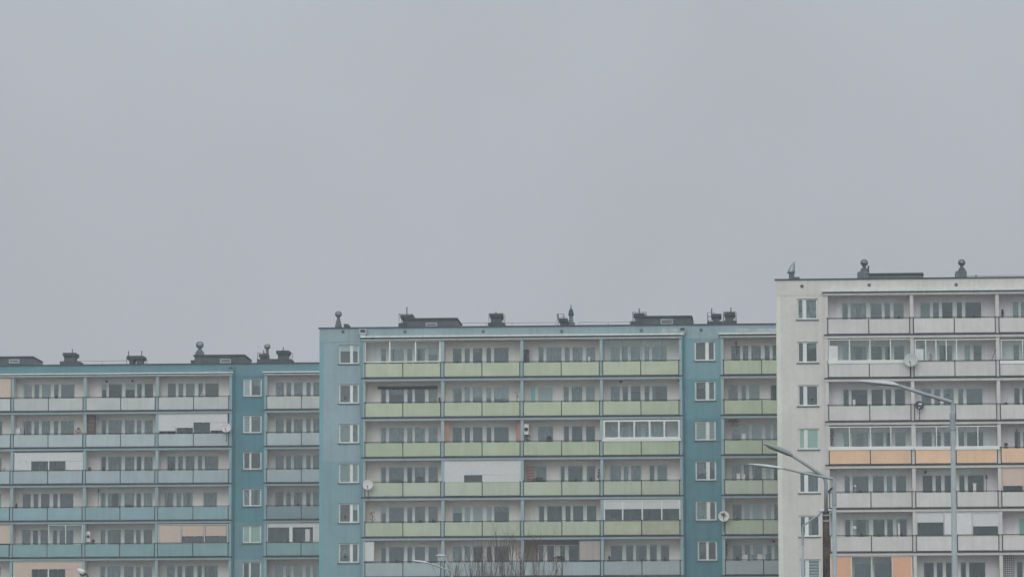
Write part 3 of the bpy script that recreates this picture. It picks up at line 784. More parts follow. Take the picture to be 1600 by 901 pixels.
def penthouse(B, x0, x1, y0, y1, slope, win=None, m=None):
    u0, z1 = B.uz(x0, y0, 4.0); u1 = B.uz(x1, y0, 4.0)[0]; us = B.uz(x1 - slope, y0, 4.0)[0]; z0 = B.uz(x0, y1 + 5, 4.0)[1]
    zm = z1 - .12
    p = MB().prism([(u0, z0), (u1 + (.15), z0), (us, zm), (u0, zm)], 4.0, 8.0).build('penthouse', m or PENT, B.root)
    MB().prism([(u0 - .08, zm), (us + .1, zm), (us + .04, z1), (u0 - .08, z1)], 3.9, 8.1).build('penthouse_roof', ROOFDARK, p)
    if win:
        a, z_1 = B.uz(win[0], win[2], 3.97); b = B.uz(win[1], win[2], 3.97)[0]; z_0 = B.uz(win[0], win[3], 3.97)[1]
        g_ = MB(); grid_wall(g_, a, b, z_0, z_1, 3.93, 3.997, [(a + .09, b - .09, z_0 + .09, z_1 - .09)])
        w = g_.build('penthouse_window', PVC_D, p)
        bx('pane', mat('dull_pane', (.10, .13, .135), .25, spec=.6), w, a + .09, b - .09, 3.96, 3.98, z_0 + .09, z_1 - .09)
    return p
PENT = mat('penthouse_cladding', (0.085, 0.115, 0.115), .8, mottle=.25, scale=1.2, streak=.25)
PVC_D = mat('weathered_frame', (.36, .40, .40), .6, mottle=.2)
# left block roof
penthouse(BL, -95, 57, 557.5, 568, 5.5, (14, 30.5, 561, 567.5))
chimney(BL, 98, 118, 550.8, 563, (93.5, 124, 564, 568), (113, 545))
chimney(BL, 198, 223.5, 555.5, 567, None, (201, 548), (198, 223.5, 558, 568), (202, 208)); 
c_ = rbox(BL, 'chimney', 213.5, 221, 560, 569, CONC_D, 4.3, 5.7); rod(BL, 221.5, 547.5, 560, c_)
penthouse(BL, 304, 386, 554.2, 566, 4, (344, 361, 560.3, 567))
ball_vent(BL, 312.2, 538.8, 5.8, 305, 321.5, 556, (298, 318, 562.3, 570))
chimney(BL, 404.5, 416, 552.5, 560, (401.5, 434, 560.6, 566.5), (412, 546.5), (402.5, 413, 551, 562), (406.5, 414))
ball_vent(BL, 417.6, 541.5, 4.6, 413.2, 422.2, 566)
chimney(BL, 431.5, 450.5, 547.3, 561, (429.5, 455, 560.6, 566.5), (442.5, 542), (440, 452, 548, 560), (434, 448))
# middle block roof
ball_vent(BM, 528.8, 490.8, 5.0, 524, 534.8, 511); rbox(BM, 'roof_box', 537, 543.8, 505.8, 513, ROOFSTUFF)
penthouse(BM, 634, 718, 497, 511, 4, (665, 683, 504, 511))
chimney(BM, 625.5, 645, 491.5, 503, (622.5, 636, 504.3, 512), (635.8, 479.5), (623.5, 644, 490.5, 502), (629, 640))
chimney(BM, 764.8, 784.5, 490, 503, (762.6, 787.8, 503.6, 511), (775, 486.5), (764, 786, 489.6, 502))
chimney(BM, 873, 886.5, 497, 508, None, (872, 490.5), (870.5, 880, 490.5, 508), (875, 885.5))
# finial ventilator
def finial(B, x, ytop, yb, x0, x1):
    u, zt = B.uz(x, ytop, RD); zb = B.uz(x, yb, RD)[1] - .3; h = zt - zb; w = (B.uz(x1, yb, RD)[0] - B.uz(x0, yb, RD)[0]) / 2
    n = MB().lathe((u, RD, zb), [(w * 1.7, 0), (w * 1.7, h * .28), (w, h * .30), (w * .85, h * .55)], 10).build('ventilator', CONC, B.root)
    MB().lathe((u, RD, zb + h * .53), [(w * .9, 0), (w * 1.25, h * .05), (w * 1.25, h * .1), (w * .8, h * .25), (w * .25, h * .32), (w * .15, h * .47)], 12).build('ventilator_ball', ROOFDARK, n)
finial(BM, 892.2, 475.5, 508, 889, 896)
chimney(BM, 990, 1007, 489, 503, (984.8, 1004, 501.5, 511), (998.8, 481.5), (988.5, 1009, 487.5, 502), (992.5, 1005))
penthouse(BM, 1002.5, 1082, 493.5, 509, 1.8, (1032, 1051.5, 498.2, 507.2))
chimney(BM, 1111, 1127, 490, 503, (1105, 1129, 501.5, 510), (1112, 481.5), (1105.5, 1117, 488.5, 502), (1114, 1124))
chimney(BM, 1131.5, 1148.5, 487.5, 501, (1129.5, 1151, 500.5, 510), (1142, 480), (1130, 1150, 487, 500), (1133, 1146))
# right block roof
def cowl(B):
    u0, zb = B.uz(1232.5, 437, 2.0); u1 = B.uz(1241.5, 437, 2.0)[0]; z1 = B.uz(1237, 426.5, 2.0)[1]; z2 = B.uz(1242, 407.5, 2.0)[1]
    c = MB().lathe(((u0 + u1) / 2, 2.2, zb - .5), [((u1 - u0) / 2 * .95, 0), ((u1 - u0) / 2 * .95, z1 - zb + .5)], 14).build('ventilator', CONC_D, B.root)
    mb = MB(); N = 10; rings = []
    for k in range(7):
        t = k / 6; zz = z1 + (z2 - z1) * t; w = (u1 - u0 + .1) * (1 - t ** 1.6) / 2 + .015; cu = u1 + .03 - w
        i = len(mb.v)
        for j in range(N): a = 2 * math.pi * j / N; mb.v.append((cu + w * math.cos(a), 2.2 + w * .9 * math.sin(a), zz))
        rings.append(i)
    for q in range(6):
        for j in range(N): mb.f.append((rings[q] + j, rings[q] + (j+1) % N, rings[q+1] + (j+1) % N, rings[q+1] + j))
    mb.f.append(tuple(range(rings[-1], rings[-1] + N))); mb.f.append(tuple(range(rings[0], rings[0] + N)))
    mb.build('ventilator_cowl', GALV, c, smooth=True)
    rbox(B, 'roof_box', 1240, 1249.5, 432.6, 440, CONC_D, 2.2, 3)
cowl(BR)
penthouse(BR, 1354, 1441, 427, 434, 0, None, mat('plant_deck', (.14, .18, .18), .8, mottle=.2))
ball_vent(BR, 1350.3, 410.5, 5.6, 1342.5, 1359, 427, None)
rbox(BR, 'roof_box', 1340, 1357, 424.5, 434, CONC, 3.9, 5.4); rod(BR, 1356.8, 415, 425, BR.root, 4.5, .05)
ball_vent(BR, 1502.6, 410.3, 5.4, 1495, 1510.5, 427)
rbox(BR, 'roof_box', 1493.5, 1510.5, 423.5, 433, CONC, 3.9, 5.4)
rod(BR, 1525, 429, 436, BR.root, 3, .03)

# ------------------------------------------------------------------ separate things on balconies
def satellite_dish(B, x, y, rpx, label, m, marks=False, yaw=0, dark=False):
    u, z = B.uz(x, y, -.45); p = B.W(u, -.45, z); r = rpx / (F_PX / p.y)
    root = empty('satellite_dish', B.W(u, -.1, z - .1), ANG)
    tag(root, label, 'satellite dish', 'satellite dishes on the balconies')
    ax = Vector((math.sin(yaw), -1, .28)).normalized()
    c = Vector((0, -.35, .1))
    prof = [(.02, -.16 * r), (r * .5, -.12 * r), (r * .85, -.02 * r), (r, .06 * r), (r * .985, .075 * r), (r * .82, .01 * r), (r * .5, -.08 * r), (.01, -.12 * r)]
    d = MB().lathe(c, prof, 28, ax).build('dish_reflector', m, root, smooth=True)
    tip = c + ax * (r * .95) + Vector((0, 0, -r * .55))
    MB().tube([c + Vector((0, .02, -r * .98)), tip], .018, 6).build('feed_arm', STEEL, root)
    MB().lathe(tip, [(.03, -.06), (.045, 0), (.045, .05), (.02, .07)], 8, -ax).build('receiver', mat('receiver_grey', (.1, .11, .11)), root)
    MB().tube([c + Vector((0, .08, 0)), (0, -.12, .1), (0, -.12, -.9)], .025, 6).build('dish_bracket', STEEL, root)
    if marks:
        mk = MB(); a = ax.cross(Vector((0, 0, 1))).normalized() * -1; b = a.cross(ax) * -1
        if b.z < 0: b = -b
        if a.x < 0: a = -a
        def P(s_, t_): return c + ax * (.06) + a * (s_ * r) + b * (t_ * r)
        for st in ([(-.28,.46),(-.4,.36),(-.36,.24),(-.2,.22),(-.16,.34),(-.27,.34)], [(-.06,.48),(-.06,.24)], [(.16,.5),(-.04,.37),(.2,.22)], [(-.2,.1),(0,.12),(-.02,0),(-.2,0)], [(.08,.12),(.26,.12),(.1,.02),(.27,-.02)]):
            mk.tube([P(q[0] * 1.15, q[1] * 1.15) for q in st], .03, 4)
        mk.build('dish_marking', STEEL, root)
    if dark:
        w = MB(); w.box(-r*.25, r*.45, -.37 - .12, -.37 - .10, .1 + r * .1, .1 + r * .42); w.box(-r*.25, r*.2, -.49, -.47, .1 - r * .62, .1 - r * .38); w.build('dish_marking', PVC, root)
    return root
DISH = paint('dish_white', (166, 166, 168), 1.0, rough=.5, mottle=.06)
DISH2 = paint('dish_pale', (172, 176, 174), 1.0, rough=.5, mottle=.06)
satellite_dish(BM, 574.8, 757, 8.3, 'pale satellite dish on the left end of the green balcony beside the blue wall', DISH)
satellite_dish(BL, 353.3, 668, 7.8, 'pale satellite dish on the right end of the balcony boxed in with white boards', DISH)
satellite_dish(BM, 1131, 806, 8.7, 'white satellite dish with small dark lettering beside the teal stair strip', DISH2, True)
satellite_dish(BR, 1423.3, 562.5, 11.0, 'largest satellite dish, pale grey, between two glazed balconies of the white block', paint('dish_grey', (152, 158, 160)), yaw=-.2)
satellite_dish(BR, 1436.8, 633, 7.4, 'dark grey round dish with a white square on the white block', mat('dish_dark', (.03, .045, .05), .6), dark=True, yaw=.1)

def thing_at(B, name, x, y, d, label, cat, group=None):
    u, z = B.uz(x, y, d); o = empty(name, B.W(u, d, z), ANG); tag(o, label, cat, group); return o, F_PX / B.W(u, d, z).y
POT = mat('terracotta_pot', (.20, .11, .08), .8, rnd=.2); DARKLEAF = mat('dry_stems', (.06, .05, .04), .9); REDF = mat('red_flowers', (.22, .05, .05), .8)
def plant(B, x, y, w, h, label, leaf=LEAF, pot=True, d=.45, dens=60, spiky=False, seed=1):
    """potted plant; (x,y) base in the photo, w,h in photo pixels"""
    o, s = thing_at(B, 'potted_plant', x, y, d, label, 'plant', 'plants on the balconies')
    w /= s; h /= s; rs = random.Random(seed * 31 + int(x))
    zb = -.25
    if pot: MB().lathe((0, 0, zb), [(.09, 0), (.13, .22), (.14, .24), (.11, .24)], 10).build('pot', POT, o)
    m = MB()
    for k in range(max(3, dens // 12)):
        a = rs.uniform(0, 6.28); r_ = rs.uniform(0, w / 2)
        m.tube([(0, 0, zb + .2), (r_ * .5 * math.cos(a), r_ * .4 * math.sin(a), h * .4), (r_ * math.cos(a), r_ * .5 * math.sin(a), h * rs.uniform(.7, 1))], .008 if not spiky else .014, 4)
    m.build('stem', DARKLEAF, o)
    m = MB()
    for k in range(dens):
        a = rs.uniform(0, 6.28); t = rs.random() ** .7; rr = w / 2 * (1 - abs(t - .45)) * rs.uniform(.2, 1)
        c = Vector((rr * math.cos(a), rr * .6 * math.sin(a), h * t)); q = Vector((rs.uniform(-1, 1), rs.uniform(-1, 1), rs.uniform(-1, 1))).normalized() * rs.uniform(.03, .07)
        p2 = q.orthogonal().normalized() * rs.uniform(.02, .05)
        m.quad(c - q, c + p2, c + q, c - p2)
    m.build('foliage', leaf, o)
    return o
def box_thing(B, name, x0, x1, y0, y1, d, m, label, cat, extra=None, dd=.35):
    o, s = thing_at(B, name, (x0+x1)/2, y1, d, label, cat)
    w = (x1-x0)/s/2; h = (y1-y0)/s
    MB().box(-w, w, 0, dd, 0, h).build('body', m, o, bevel=.015)
    if extra == 'lid': MB().box(-w - .02, w + .02, -.02, dd + .02, h + .002, h + .05).build('lid', m, o)
    if extra == 'shelf':
        e = MB()
        for k in range(1, 5): e.box(-w, w, -.02, -.003, h * k / 5 - .02, h * k / 5 + .02)
        for sx in (-w, w - .04): e.box(sx, sx + .04, -.022, -.004, 0, h)
        e.build('shelf_rail', STEEL, o)
    if extra == 'grille':
        e = MB().lathe((0, -.012, h * .5), [(min(w, h / 2) * .8, 0), (min(w, h / 2) * .8, .012)], 16, (0, -1, 0)); e.build('fan_grille', STEEL, o)
    if extra == 'handle': MB().box(w * .5, w * .65, -.03, -.003, h * .35, h * .65).build('handle', GALV, o)
    if extra == 'stripes':
        e = MB()
        for k in range(6): e.box(-w + .01, w - .01, -.015, -.003, h * (k + .15) / 6, h * (k + .5) / 6)
        e.build('stripe', mat('dark_red_stripe', (.16, .05, .05)), o)
    return o
WB = paint('white_box', (176, 178, 178), .95); DKB = mat('dark_locker', (.028, .04, .042), .5)
box_thing(BL, 'storage_box', 23.5, 31.5, 669.5, 680, .4, WB, 'small white box behind the railing of a pale blue balcony', 'box', 'lid')
box_thing(BL, 'shelf_unit', 136, 148.5, 647.5, 680, .5, mat('brown_wood', (.20, .13, .10)), 'narrow brown wooden shelf unit at the left end of a pale blue balcony', 'shelf', 'shelf')
box_thing(BL, 'air_conditioner', 134.5, 141, 829.5, 846, .2, WB, 'white upright air conditioner beside a pale blue column', 'air conditioner', 'grille', .3)
box_thing(BM, 'air_conditioner', 818.5, 826, 662, 678.5, .15, WB, 'white air conditioner box under the ceiling of a green balcony', 'air conditioner', 'grille', .3)
box_thing(BM, 'storage_locker', 818.8, 826.8, 545.5, 567, .4, DKB, 'tall black locker at the left end of a top floor green balcony', 'locker', 'handle')
box_thing(BM, 'storage_shelf', 824, 834.5, 726.5, 754, .6, mat('pale_red_cloth', (.35, .24, .22)), 'narrow red and grey striped shelf stack on a green balcony', 'shelf', 'stripes')
box_thing(BM, 'flower_box', 951, 962, 810.5, 817, .15, WB, 'small white flower trough hung behind the stained balcony panels', 'flower box', 'lid')
box_thing(BM, 'storage_box', 1151, 1157, 740, 754, .35, WB, 'white box, left one of two behind the railing by the lamp head', 'box', 'lid')
box_thing(BM, 'storage_box', 1160, 1164.5, 741.5, 754, .35, WB, 'slimmer white box, right one of two behind the railing by the lamp head', 'box', 'lid')
box_thing(BM, 'storage_box', 1160, 1165.5, 678, 690, .35, WB, 'white box behind the green balcony railing left of the white block', 'box', 'lid')
box_thing(BM, 'candle_lantern', 919, 922, 558, 567, .3, WB, 'small white lantern behind the top floor green railing', 'lantern', 'lid', .15)
box_thing(BR, 'storage_box', 1332.5, 1336.5, 625, 636, .4, WB, 'thin white box behind a white balcony panel below the high lamp head', 'box', 'lid', .2)
box_thing(BR, 'storage_box', 1520.5, 1525.5, 755.5, 770, .5, WB, 'white upright box behind a white balcony right of the tall pole', 'box', 'lid', .2)
box_thing(BR, 'ironing_board', 1403, 1406.5, 818.5, 838, .5, WB, 'narrow white board leaning in front of a dark window', 'board', 'lid', .1)
def chair(B, x, y, h, label, m):
    o, s = thing_at(B, 'garden_chair', x, y, .6, label, 'chair'); h /= s
    mb = MB(); mb.box(-.24, .24, 0, .05, h * .35, h); mb.build('backrest', m, o, bevel=.02)
    MB().box(-.25, .25, -.45, -.003, h * .35 - .05, h * .35).build('seat', m, o)
    for sx in (-.22, .19):
        for sy in (-.43, 0): MB().box(sx, sx + .03, sy, sy + .03, h * .35 - .5, h * .35 - .052).build('leg', m, o)
def fan(B, x, y, h, r, label):
    o, s_ = thing_at(B, 'standing_fan', x, y, .55, label, 'fan'); h /= s_
    MB().tube([(0, .05, -.5), (0, .05, h - r)], .022, 8).build('stand', WB, o)
    MB().lathe((0, 0, h - r), [(r * .9, -.05), (r, -.03), (r, .03), (r * .5, .06), (.02, .07)], 18, (0, -1, 0)).build('fan_guard', WB, o, smooth=True)
    MB().lathe((0, .05, h - r - .01), [(.06, -.1), (.07, 0)], 10, (0, -1, 0)).build('motor', PVC, o)
fan(BR, 1336, 769, 12, .085, 'small white round fan behind the white balcony above the other fan')
fan(BR, 1335.5, 838, 17, .125, 'white standing fan with a large round head beside the wooden post')
plant(BL, 121, 680, 14, 12, 'red flowering plant with bare stems on a pale blue balcony', REDF, dens=70)
plant(BL, 140, 737, 9, 8, 'small dark bushy plant in a pot on the left of a pale blue balcony', DARKLEAF)
plant(BL, 6, 737, 10, 8, 'small leafy plant with pale blooms at the far left balcony', WB)
plant(BL, 25.5, 795, 4, 9, 'tiny conical plant at the left end of a mid blue balcony', seed=3)
plant(BL, 317, 621, 9, 9, 'bare stemmed plant with white blooms on the top pale balcony', WB, seed=4)
plant(BL, 146, 849, 6, 7, 'low dark plant next to the white air conditioner', seed=5)
plant(BM, 581, 817, 15, 18, 'brown dry plant with long stems on the left of a green balcony', mat('dry_brown', (.16, .08, .05)), dens=50, seed=6)
plant(BM, 808, 628, 10, 18, 'two tall thin dry stems in the corner of a green balcony', DARKLEAF, dens=8, seed=7)
plant(BM, 824, 690, 14, 14, 'leafy dark plant under the white air conditioner', dens=90, seed=8)
plant(BM, 858, 690, 10, 9, 'round grey green bush behind the green balcony railing', dens=80, seed=9)
plant(BM, 842, 754, 24, 8, 'row of low dark plants beside the striped shelf stack', dens=120, seed=10)
plant(BM, 936, 750, 8, 18, 'climbing plant on the right end of a green balcony', dens=60, seed=11)
plant(BM, 873, 875, 18, 7, 'low dark plants in front of the brownish wall', dens=110, seed=12)
plant(BM, 952, 875, 6, 7, 'small dark plant at the left end of the lowest balcony with five panes', dens=40, seed=13)
plant(BM, 1134, 875, 8, 30, 'tall dark purple climber in the corner left of the lowest balcony', mat('dark_purple_leaf', (.05, .03, .045)), dens=110, seed=14)
plant(BM, 1145, 660, 28, 5, 'dark ivy trailing under the balcony ceiling beside the white block', mat('dark_ivy', (.04, .03, .03)), pot=False, dens=120, seed=15, d=.1)
plant(BM, 687, 629, 5, 8, 'dark red plant at the right end of a green balcony by a column', REDF, seed=16)
plant(BR, 1300, 697, 11, 28, 'tall leafy plant behind the balcony glass above the apricot panels', dens=130, seed=17, d=.5)
plant(BR, 1566.5, 497, 4.5, 14, 'slim conifer in a pot on the top balcony at the right edge', dens=90, seed=18)
plant(BR, 1571, 634, 10, 6, 'sparse pale plant on the railing at the right edge', DARKLEAF, dens=30, seed=19)
plant(BR, 1572, 697, 8, 5, 'green bushy plant on the apricot balcony at the right edge', dens=60, seed=20)
plant(BR, 1454, 563, 9, 10, 'pinkish flowering plant behind the shutter posts of the white block', mat('pink_flower', (.35, .18, .16)), dens=40, seed=21)
plant(BR, 1589, 697, 8, 27, 'large brown wilted plant at the right edge above the apricot panels', mat('wilted', (.12, .09, .07)), dens=70, seed=22)
# lattice at the lower right corner
o, s_ = thing_at(BR, 'garden_trellis', 1576, 901, .08, 'dark square lattice filling the left of the lowest right balcony', 'trellis')
m = MB()
for k in range(6): x = -.32 + k * .128; m.box(x, x + .035, 0, .03, -.2, 1.45)
for k in range(12): m.box(-.32, .355, -.012, -.002, -.2 + k * .135, -.165 + k * .135)
m.build('lattice', mat('lattice_grey', (.10, .11, .10)), o)
# crow on the railing
o, s_ = thing_at(BR, 'crow', 1298, 767.2, -.06, 'black crow perched on the balcony railing beside the lamp pole', 'bird')
mb = MB(); pts = [(-.20, 0, -.02), (-.10, 0, .05), (.0, 0, .12), (.10, 0, .19), (.15, 0, .26), (.18, 0, .30), (.25, 0, .29), (.31, 0, .275)]
mb.tube(pts, [.015, .035, .075, .085, .06, .05, .02, .004], 10); mb.tube([(-.02, .02, .08), (-.03, .02, 0)], .008, 5); mb.tube([(.03, -.02, .08), (.03, -.02, 0)], .008, 5)
mb.prism([(-.02, .12), (.06, .1), (-.24, -.06), (-.26, -.03)], -.07, .07)
mb.build('crow_body', mat('crow_black', (.008, .008, .01), .5), o, smooth=True)

WLAMP = mat('wall_lamp_grey', (.05, .06, .06))
for B_, x, y in ((BL,167,595.5),(BL,207,595),(BL,26,594.5),(BM,970,596),(BM,1061,594.5),(BM,1209,845),(BR,1446,737)):
    u_, z_ = B_.uz(x, y, WD); MB().lathe((u_, WD - .003, z_), [(.04, 0), (.09, .05), (.09, .12), (.04, .16)], 10, (0, -1, -.1)).build('wall_lamp', WLAMP, B_.root)
def pole_thing(B, x, y0, y1, label, cat, name, top=True, lean=0, r=.018):
    o, s = thing_at(B, name, x, y1, .12, label, cat); h = (y1 - y0) / s
    MB().tube([(0, 0, -.3), (lean, 0, h)], r, 6).build('stick', STEEL, o)
    if top: MB().lathe((lean, 0, h - .28), [(.02, 0), (.09, .06), (.05, .14), (.08, .2), (.02, .28)], 8).build('ornament', DARKLEAF, o)
pole_thing(BL, 153.5, 763, 792, 'thin stick with a dark wind ornament on a mid blue balcony', 'wind ornament', 'wind_ornament')
pole_thing(BM, 1150.5, 532, 548, 'dark ornament hanging in the top green balcony beside the white block', 'wind ornament', 'wind_ornament')
pole_thing(BR, 1546, 545, 563, 'thin leaning rod at the right end of the shuttered balcony', 'rod', 'fishing_rod', False, .42)
pole_thing(BR, 1541.5, 741, 767, 'thin upright rod with dark top on the white balcony at the right', 'wind ornament', 'wind_ornament')
# washing line with small cloths
o, s_ = thing_at(BM, 'washing_line', 1180, 873, .5, 'washing line with hanging cloths on the lowest balcony beside the white block', 'washing line')
MB().tube([(-1.1, 0, .34), (0, 0, .31), (1.1, 0, .34)], .008, 4).build('line', STEEL, o)
for k, (x_, w_, h_) in enumerate(((-.8,.3,.42),(-.3,.22,.3),(.15,.34,.5),(.7,.25,.36))):
    MB().box(x_, x_ + w_, -.012, .012, .32 - h_, .325).build('cloth', [WB, paint('grey_cloth', (120, 128, 132)), WB, paint('blue_cloth', (110, 125, 140))][k], o)
# lightning wires on the roofs
def wire(B, pts):
    P_ = [];
    for x, y in pts: u_, z_ = B.uz(x, y, 3.4); P_.append((u_, 3.4, z_))
    m_ = MB().tube(P_, .014, 4)
    for p in P_: m_.tube([p, (p[0], p[1], p[2] - .9)], .014, 4)
    m_.build('lightning_wire', STEEL, B.root)
wire(BM, [(722,504.5),(760,504),(800,504.3),(868,503.6)]); wire(BM, [(905,503),(950,503.5),(984,502.6)])
wire(BR, [(1512,431),(1560,430.5),(1600,430.2),(1690,430)]); wire(BL, [(125,563.5),(160,563.8),(198,563)])

# ------------------------------------------------------------------ street lamps
LAMP = mat('galvanised_pole', (.36, .41, .41), .5, spec=.4, metal=.0, mottle=.12, scale=3, streak=.1)
LAMPH = mat('pale_lamp_housing', (.58, .62, .62), .5, mottle=.12, scale=5)
LAMPD = mat('weathered_lamp_grey', (.30, .34, .33), .55, mottle=.15, scale=3)
LENS = mat('lamp_lens', (.55, .58, .58), .3, spec=.5)
def lamp_head(root, p0, p1, r0, m, lens=LENS, sag=.05):
    """slim housing from arm end p0 to tip p1 with a lens underneath"""
    p0 = Vector(p0); p1 = Vector(p1); d = (p1 - p0); L_ = d.length; d.normalize()
    side = Vector((0, 1, 0)); up = d.cross(side); 
    if up.z < 0: up = -up
    mb = MB(); rings = []; N = 12
    prof = [(0, .35, .5), (.06, .55, .62), (.14, .95, .95), (.45, 1.15, 1.0), (.75, 1.0, .7), (.93, .65, .4), (1.0, .2, .15)]
    for t, w, h in prof:
        i = len(mb.v); c = p0 + d * (L_ * t)
        for j in range(N):
            a = 2 * math.pi * j / N; s_ = math.sin(a); y_ = h * r0 * (s_ if s_ > 0 else s_ * .45)
            mb.v.append(tuple(c + side * (w * r0 * 1.3 * math.cos(a)) + up * y_))
        rings.append(i)
    for q in range(len(rings) - 1):
        for j in range(N): mb.f.append((rings[q] + j, rings[q] + (j+1) % N, rings[q+1] + (j+1) % N, rings[q+1] + j))
    mb.f.append(tuple(range(rings[0], rings[0] + N))); mb.f.append(tuple(range(rings[-1], rings[-1] + N)))
    h = mb.build('lamp_head', m, root, smooth=True)
    mb = MB(); rings = []
    for t, w, dz in [(.42, .2, .42), (.5, .75, .62), (.65, .9, .75), (.8, .7, .6), (.88, .2, .35)]:
        i = len(mb.v); c = p0 + d * (L_ * t) - up * (dz * r0 * .5)
        for j in range(8):
            a = 2 * math.pi * j / 8; mb.v.append(tuple(c + side * (w * r0 * math.cos(a)) + up * (.28 * r0 * math.sin(a) * w)))
        rings.append(i)
    for q in range(len(rings) - 1):
        for j in range(8): mb.f.append((rings[q] + j, rings[q] + (j+1) % 8, rings[q+1] + (j+1) % 8, rings[q+1] + j))
    mb.f.append(tuple(range(rings[0], rings[0] + 8))); mb.f.append(tuple(range(rings[-1], rings[-1] + 8)))
    mb.build('lamp_lens', lens, h, smooth=True)
def street_lamp(Y, base_x, path, pole_r, collar_y, head, label, m=LAMP, arm_r=None, hr=.11, name='street_lamp'):
    b = at(base_x, 901, Y); root = empty(name, (b.x, Y, 0)); tag(root, label, 'street lamp', 'street lamps in front of the blocks')
    loc = lambda x, y: at(x, y, Y) - Vector((b.x, Y, 0))
    top = loc(*path[0]); cz = loc(path[0][0], collar_y).z
    MB().tube([(0, 0, 0), (0, 0, .8), (top.x * (cz / top.z), 0, cz)], [pole_r * 1.9, pole_r * 1.6, pole_r], 12).build('pole', m, root, smooth=True)
    pm = MB().tube([(top.x * (cz / top.z), 0, cz - .05), (top.x * (cz / top.z), 0, cz + .3), (top.x, 0, cz + .32), tuple(top)], [pole_r * 1.18, pole_r * 1.18, pole_r * .8, pole_r * .75], 12).build('pole_collar', m, root)
    ar = arm_r or pole_r * .65
    pts = [loc(*q) for q in path]; MB().tube(pts, [ar] * (len(pts) - 1) + [ar * .8], 10).build('arm', m, root, smooth=True)
    for h in (head if isinstance(head, list) else [head]): lamp_head(root, loc(*h[:2]), loc(*h[2:4]), hr, LAMPH if len(h) < 5 else h[4])
    return root
street_lamp(86, 1491.5, [(1488, 628), (1484, 627), (1440, 614), (1398, 600)], .05, 668, (1404, 602, 1342, 595.5), 'tall pale galvanised street lamp with long sloping arm before the white block, nearest of all', arm_r=.04, hr=.068)
street_lamp(108, 1304, [(1303, 748), (1300, 747.5), (1262, 740), (1222, 731)], .055, 786, (1224, 732, 1168, 724.5), 'slim pale street lamp whose nearly level arm crosses the curved lamp', arm_r=.032, hr=.058)
street_lamp(122, 1254.5, [(1254, 823), (1255, 821), (1270, 810), (1284, 800)], .034, 848, (1280, 798.5, 1303, 796.5), 'smallest street lamp, arm rising right towards the wooden post', arm_r=.026, hr=.06)
# double lamp low by the twigs
r2 = street_lamp(150, 706.5, [(706, 893), (702, 890.5), (684, 884), (664, 877.5)], .04, 899, [(668, 879, 642, 875), (696, 868.5, 681, 867)], 'low double headed street lamp before the bare trees', arm_r=.028, hr=.06)
loc = lambda x, y: at(x, y, 150) - Vector(r2.location)
MB().tube([loc(706.5, 899), loc(706, 893), loc(701, 882), loc(695, 870)], .024, 8).build('arm', LAMP, r2, smooth=True)
# curved lamp on a wooden post
Y = 112; b = at(1291, 901, Y); root = empty('street_lamp', (b.x, Y, 0)); tag(root, 'weathered curved street lamp fixed on top of a dark wooden post', 'street lamp', 'street lamps in front of the blocks')
loc = lambda x, y: at(x, y, Y) - Vector((b.x, Y, 0))
WOOD = mat('tarred_wood', (.12, .098, .078), .95, mottle=.5, scale=5, streak=.45, fine=.25, bump=.5)
top = loc(1290.5, 799)
mb = MB(); n = 14; pr = [(0, 0, 0)]
mb.tube([(0, 0, 0), (0, 0, 3), (top.x * .6, 0, 6), tuple(top)], [.13, .115, .1, .092], 14); mb.build('wooden_post', WOOD, root)
MB().tube([loc(1290.8, 803), loc(1290.6, 756), loc(1289.6, 749), loc(1286.5, 744), loc(1280, 739), loc(1258, 724.5), loc(1234, 709.5)], [.052, .05, .05, .048, .045, .04, .036], 12).build('arm', LAMPD, root, smooth=True)
mb = MB(); t_ = loc(1290.7, 800)
mb.box(t_.x - .1, t_.x + .1, -.1, .1, t_.z - .1, t_.z - .06); mb.box(t_.x - .1, t_.x + .1, -.1, .1, t_.z - .25, t_.z - .21); mb.build('clamp', GALV, root)
lamp_head(root, loc(1238, 712), loc(1192, 692.5), .10, LAMPD, LAMPD)
# CCTV pole at the bottom left
Y = 120; b = at(127, 901, Y); root = empty('security_camera_pole', (b.x, Y, 0)); tag(root, 'white hooded camera with dark looped cable on a pole at the lower left', 'camera')
loc = lambda x, y: at(x, y, Y) - Vector((b.x, Y, 0))
t_ = loc(127, 899)
MB().tube([(0, 0, 0), (t_.x, 0, t_.z)], [.06, .05], 10).build('pole', LAMP, root)
MB().lathe(loc(122, 889.5), [(.02, -.02), (.05, 0), (.075, .06), (.085, .16), (.07, .22)], 14, (1.0, -.3, -.55)).build('camera_hood', WB, root, smooth=True)
MB().lathe(loc(127.5, 892.5), [(.055, 0), (.05, .06), (.03, .08)], 12, (.4, -.6, -.5)).build('lens', STEEL, root)
MB().tube([loc(128, 894), loc(133, 894.5), loc(137, 898), loc(138, 904)], .015, 6).build('cable', STEEL, root)
MB().tube([loc(126.5, 893), loc(125.5, 897), loc(129, 899), loc(134, 896)], .022, 6).build('bracket', STEEL, root)

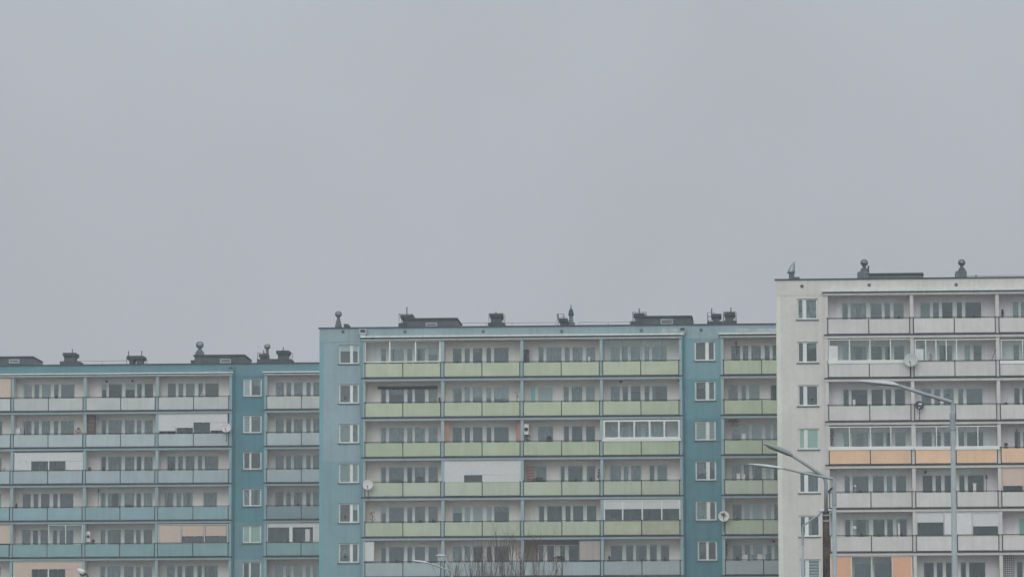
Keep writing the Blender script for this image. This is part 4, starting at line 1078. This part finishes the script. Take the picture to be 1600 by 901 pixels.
# ------------------------------------------------------------------ bare trees
BARK = mat('birch_bark', (.12, .085, .065), .95, mottle=.3, scale=3, fine=.2)
BARKP = mat('pale_bark', (.14, .105, .09), .95, mottle=.3, scale=3, fine=.2)
def bare_tree(x, ytop, wpx, Y, seed, label, m):
    rs = random.Random(seed); b = at(x, 901, Y); zt = at(x, ytop, Y).z; w = wpx / (F_PX / Y) / 2
    root = empty('bare_tree', (b.x, Y, 0)); tag(root, label, 'tree', 'bare trees in front of the middle block')
    tr = MB(); br = MB()
    zt0 = zt * .97
    tr.tube([(0, 0, 0), (rs.uniform(-.1, .1), 0, zt * .3), (rs.uniform(-.15, .15), 0, zt * .6), (rs.uniform(-.1, .1), 0, zt * .82)], [.12, .09, .05, .022], 7); tr.build('trunk', m, root)
    def twig(p, d, L_, r, lev):
        pts = [p]; q = p.copy(); dd = d.copy()
        for k in range(4):
            dd = (dd + Vector((rs.uniform(-.14, .14), rs.uniform(-.14, .14), .16))).normalized(); q = q + dd * (L_ / 4); pts.append(q.copy())
        br.tube(pts, [r, r * .8, r * .6, r * .42, r * .25], 3, False)
        if lev > 0:
            for k in range(rs.randint(2, 4) if lev > 1 else rs.randint(2, 3)):
                i = rs.randint(1, 3); a = rs.uniform(0, 6.28)
                nd = (dd + Vector((math.cos(a), math.sin(a), .1)) * rs.uniform(.35, .75)).normalized()
                twig(pts[i], nd, L_ * rs.uniform(.35, .6), max(.005, r * .42), lev - 1)
    n = 12
    for k in range(n):
        t = .34 + .6 * k / n; a = rs.uniform(0, 6.28); h = zt * t
        sp = w * (1.15 - t) * 1.5
        end = Vector((math.cos(a) * sp, math.sin(a) * sp, 0)); L_ = min(zt0 - h, 2.4 + (1 - t) * 5)
        d = Vector((end.x / max(L_, .3), end.y / max(L_, .3), 1)).normalized()
        twig(Vector((0, 0, h)), d, L_, .038 * (1.25 - t), 2)
    br.build('branches', m, root)
    return root
specs = [(712, 870, 26, 200, 'bare tree with fine dark twigs beside the double headed lamp', BARK), (737, 848, 26, 205, 'slender bare tree, first one right of the double headed lamp', BARK),
 (768, 822, 34, 210, 'bare tree with long straight pale shoots below the white boxed balcony', BARKP), (800, 822, 36, 215, 'bushy bare tree just left of the pale column', BARKP),
 (815, 838, 26, 208, 'dense brown bare tree right before the pale column', BARK), (838, 834, 34, 212, 'wide bare tree before the brownish balcony wall', BARKP),
 (868, 858, 34, 206, 'rightmost bare tree with low spreading twigs', BARK), (752, 856, 26, 222, 'thin bare tree standing behind the straight shoots', BARK), (784, 846, 30, 198, 'short brown bare tree in the middle of the clump', BARK)]
for i, (x, yt, w, Yt, lb, m) in enumerate(specs): bare_tree(x, yt, w, Yt, 40 + i, lb, m)

# ------------------------------------------------------------------ haze
hb = MB().box(-420, 420, -60, 520, -1, 37).build('haze', None) if False else None
me = bpy.data.meshes.new('haze'); mb = MB().box(-420, 420, -60, 520, -1, 37); me.from_pydata(mb.v, [], mb.f)
hz = bpy.data.objects.new('haze', me); COL.objects.link(hz); hz['kind'] = 'stuff'
hm = bpy.data.materials.new('haze_air'); hm.use_nodes = True; n = hm.node_tree
for x in list(n.nodes): n.nodes.remove(x)
out = n.nodes.new('ShaderNodeOutputMaterial'); pv = n.nodes.new('ShaderNodeVolumePrincipled')
pv.inputs['Color'].default_value = (.93, .95, 1, 1); pv.inputs['Density'].default_value = 0.0006; pv.inputs['Anisotropy'].default_value = 0.0
n.links.new(pv.outputs[0], out.inputs['Volume']); me.materials.append(hm)
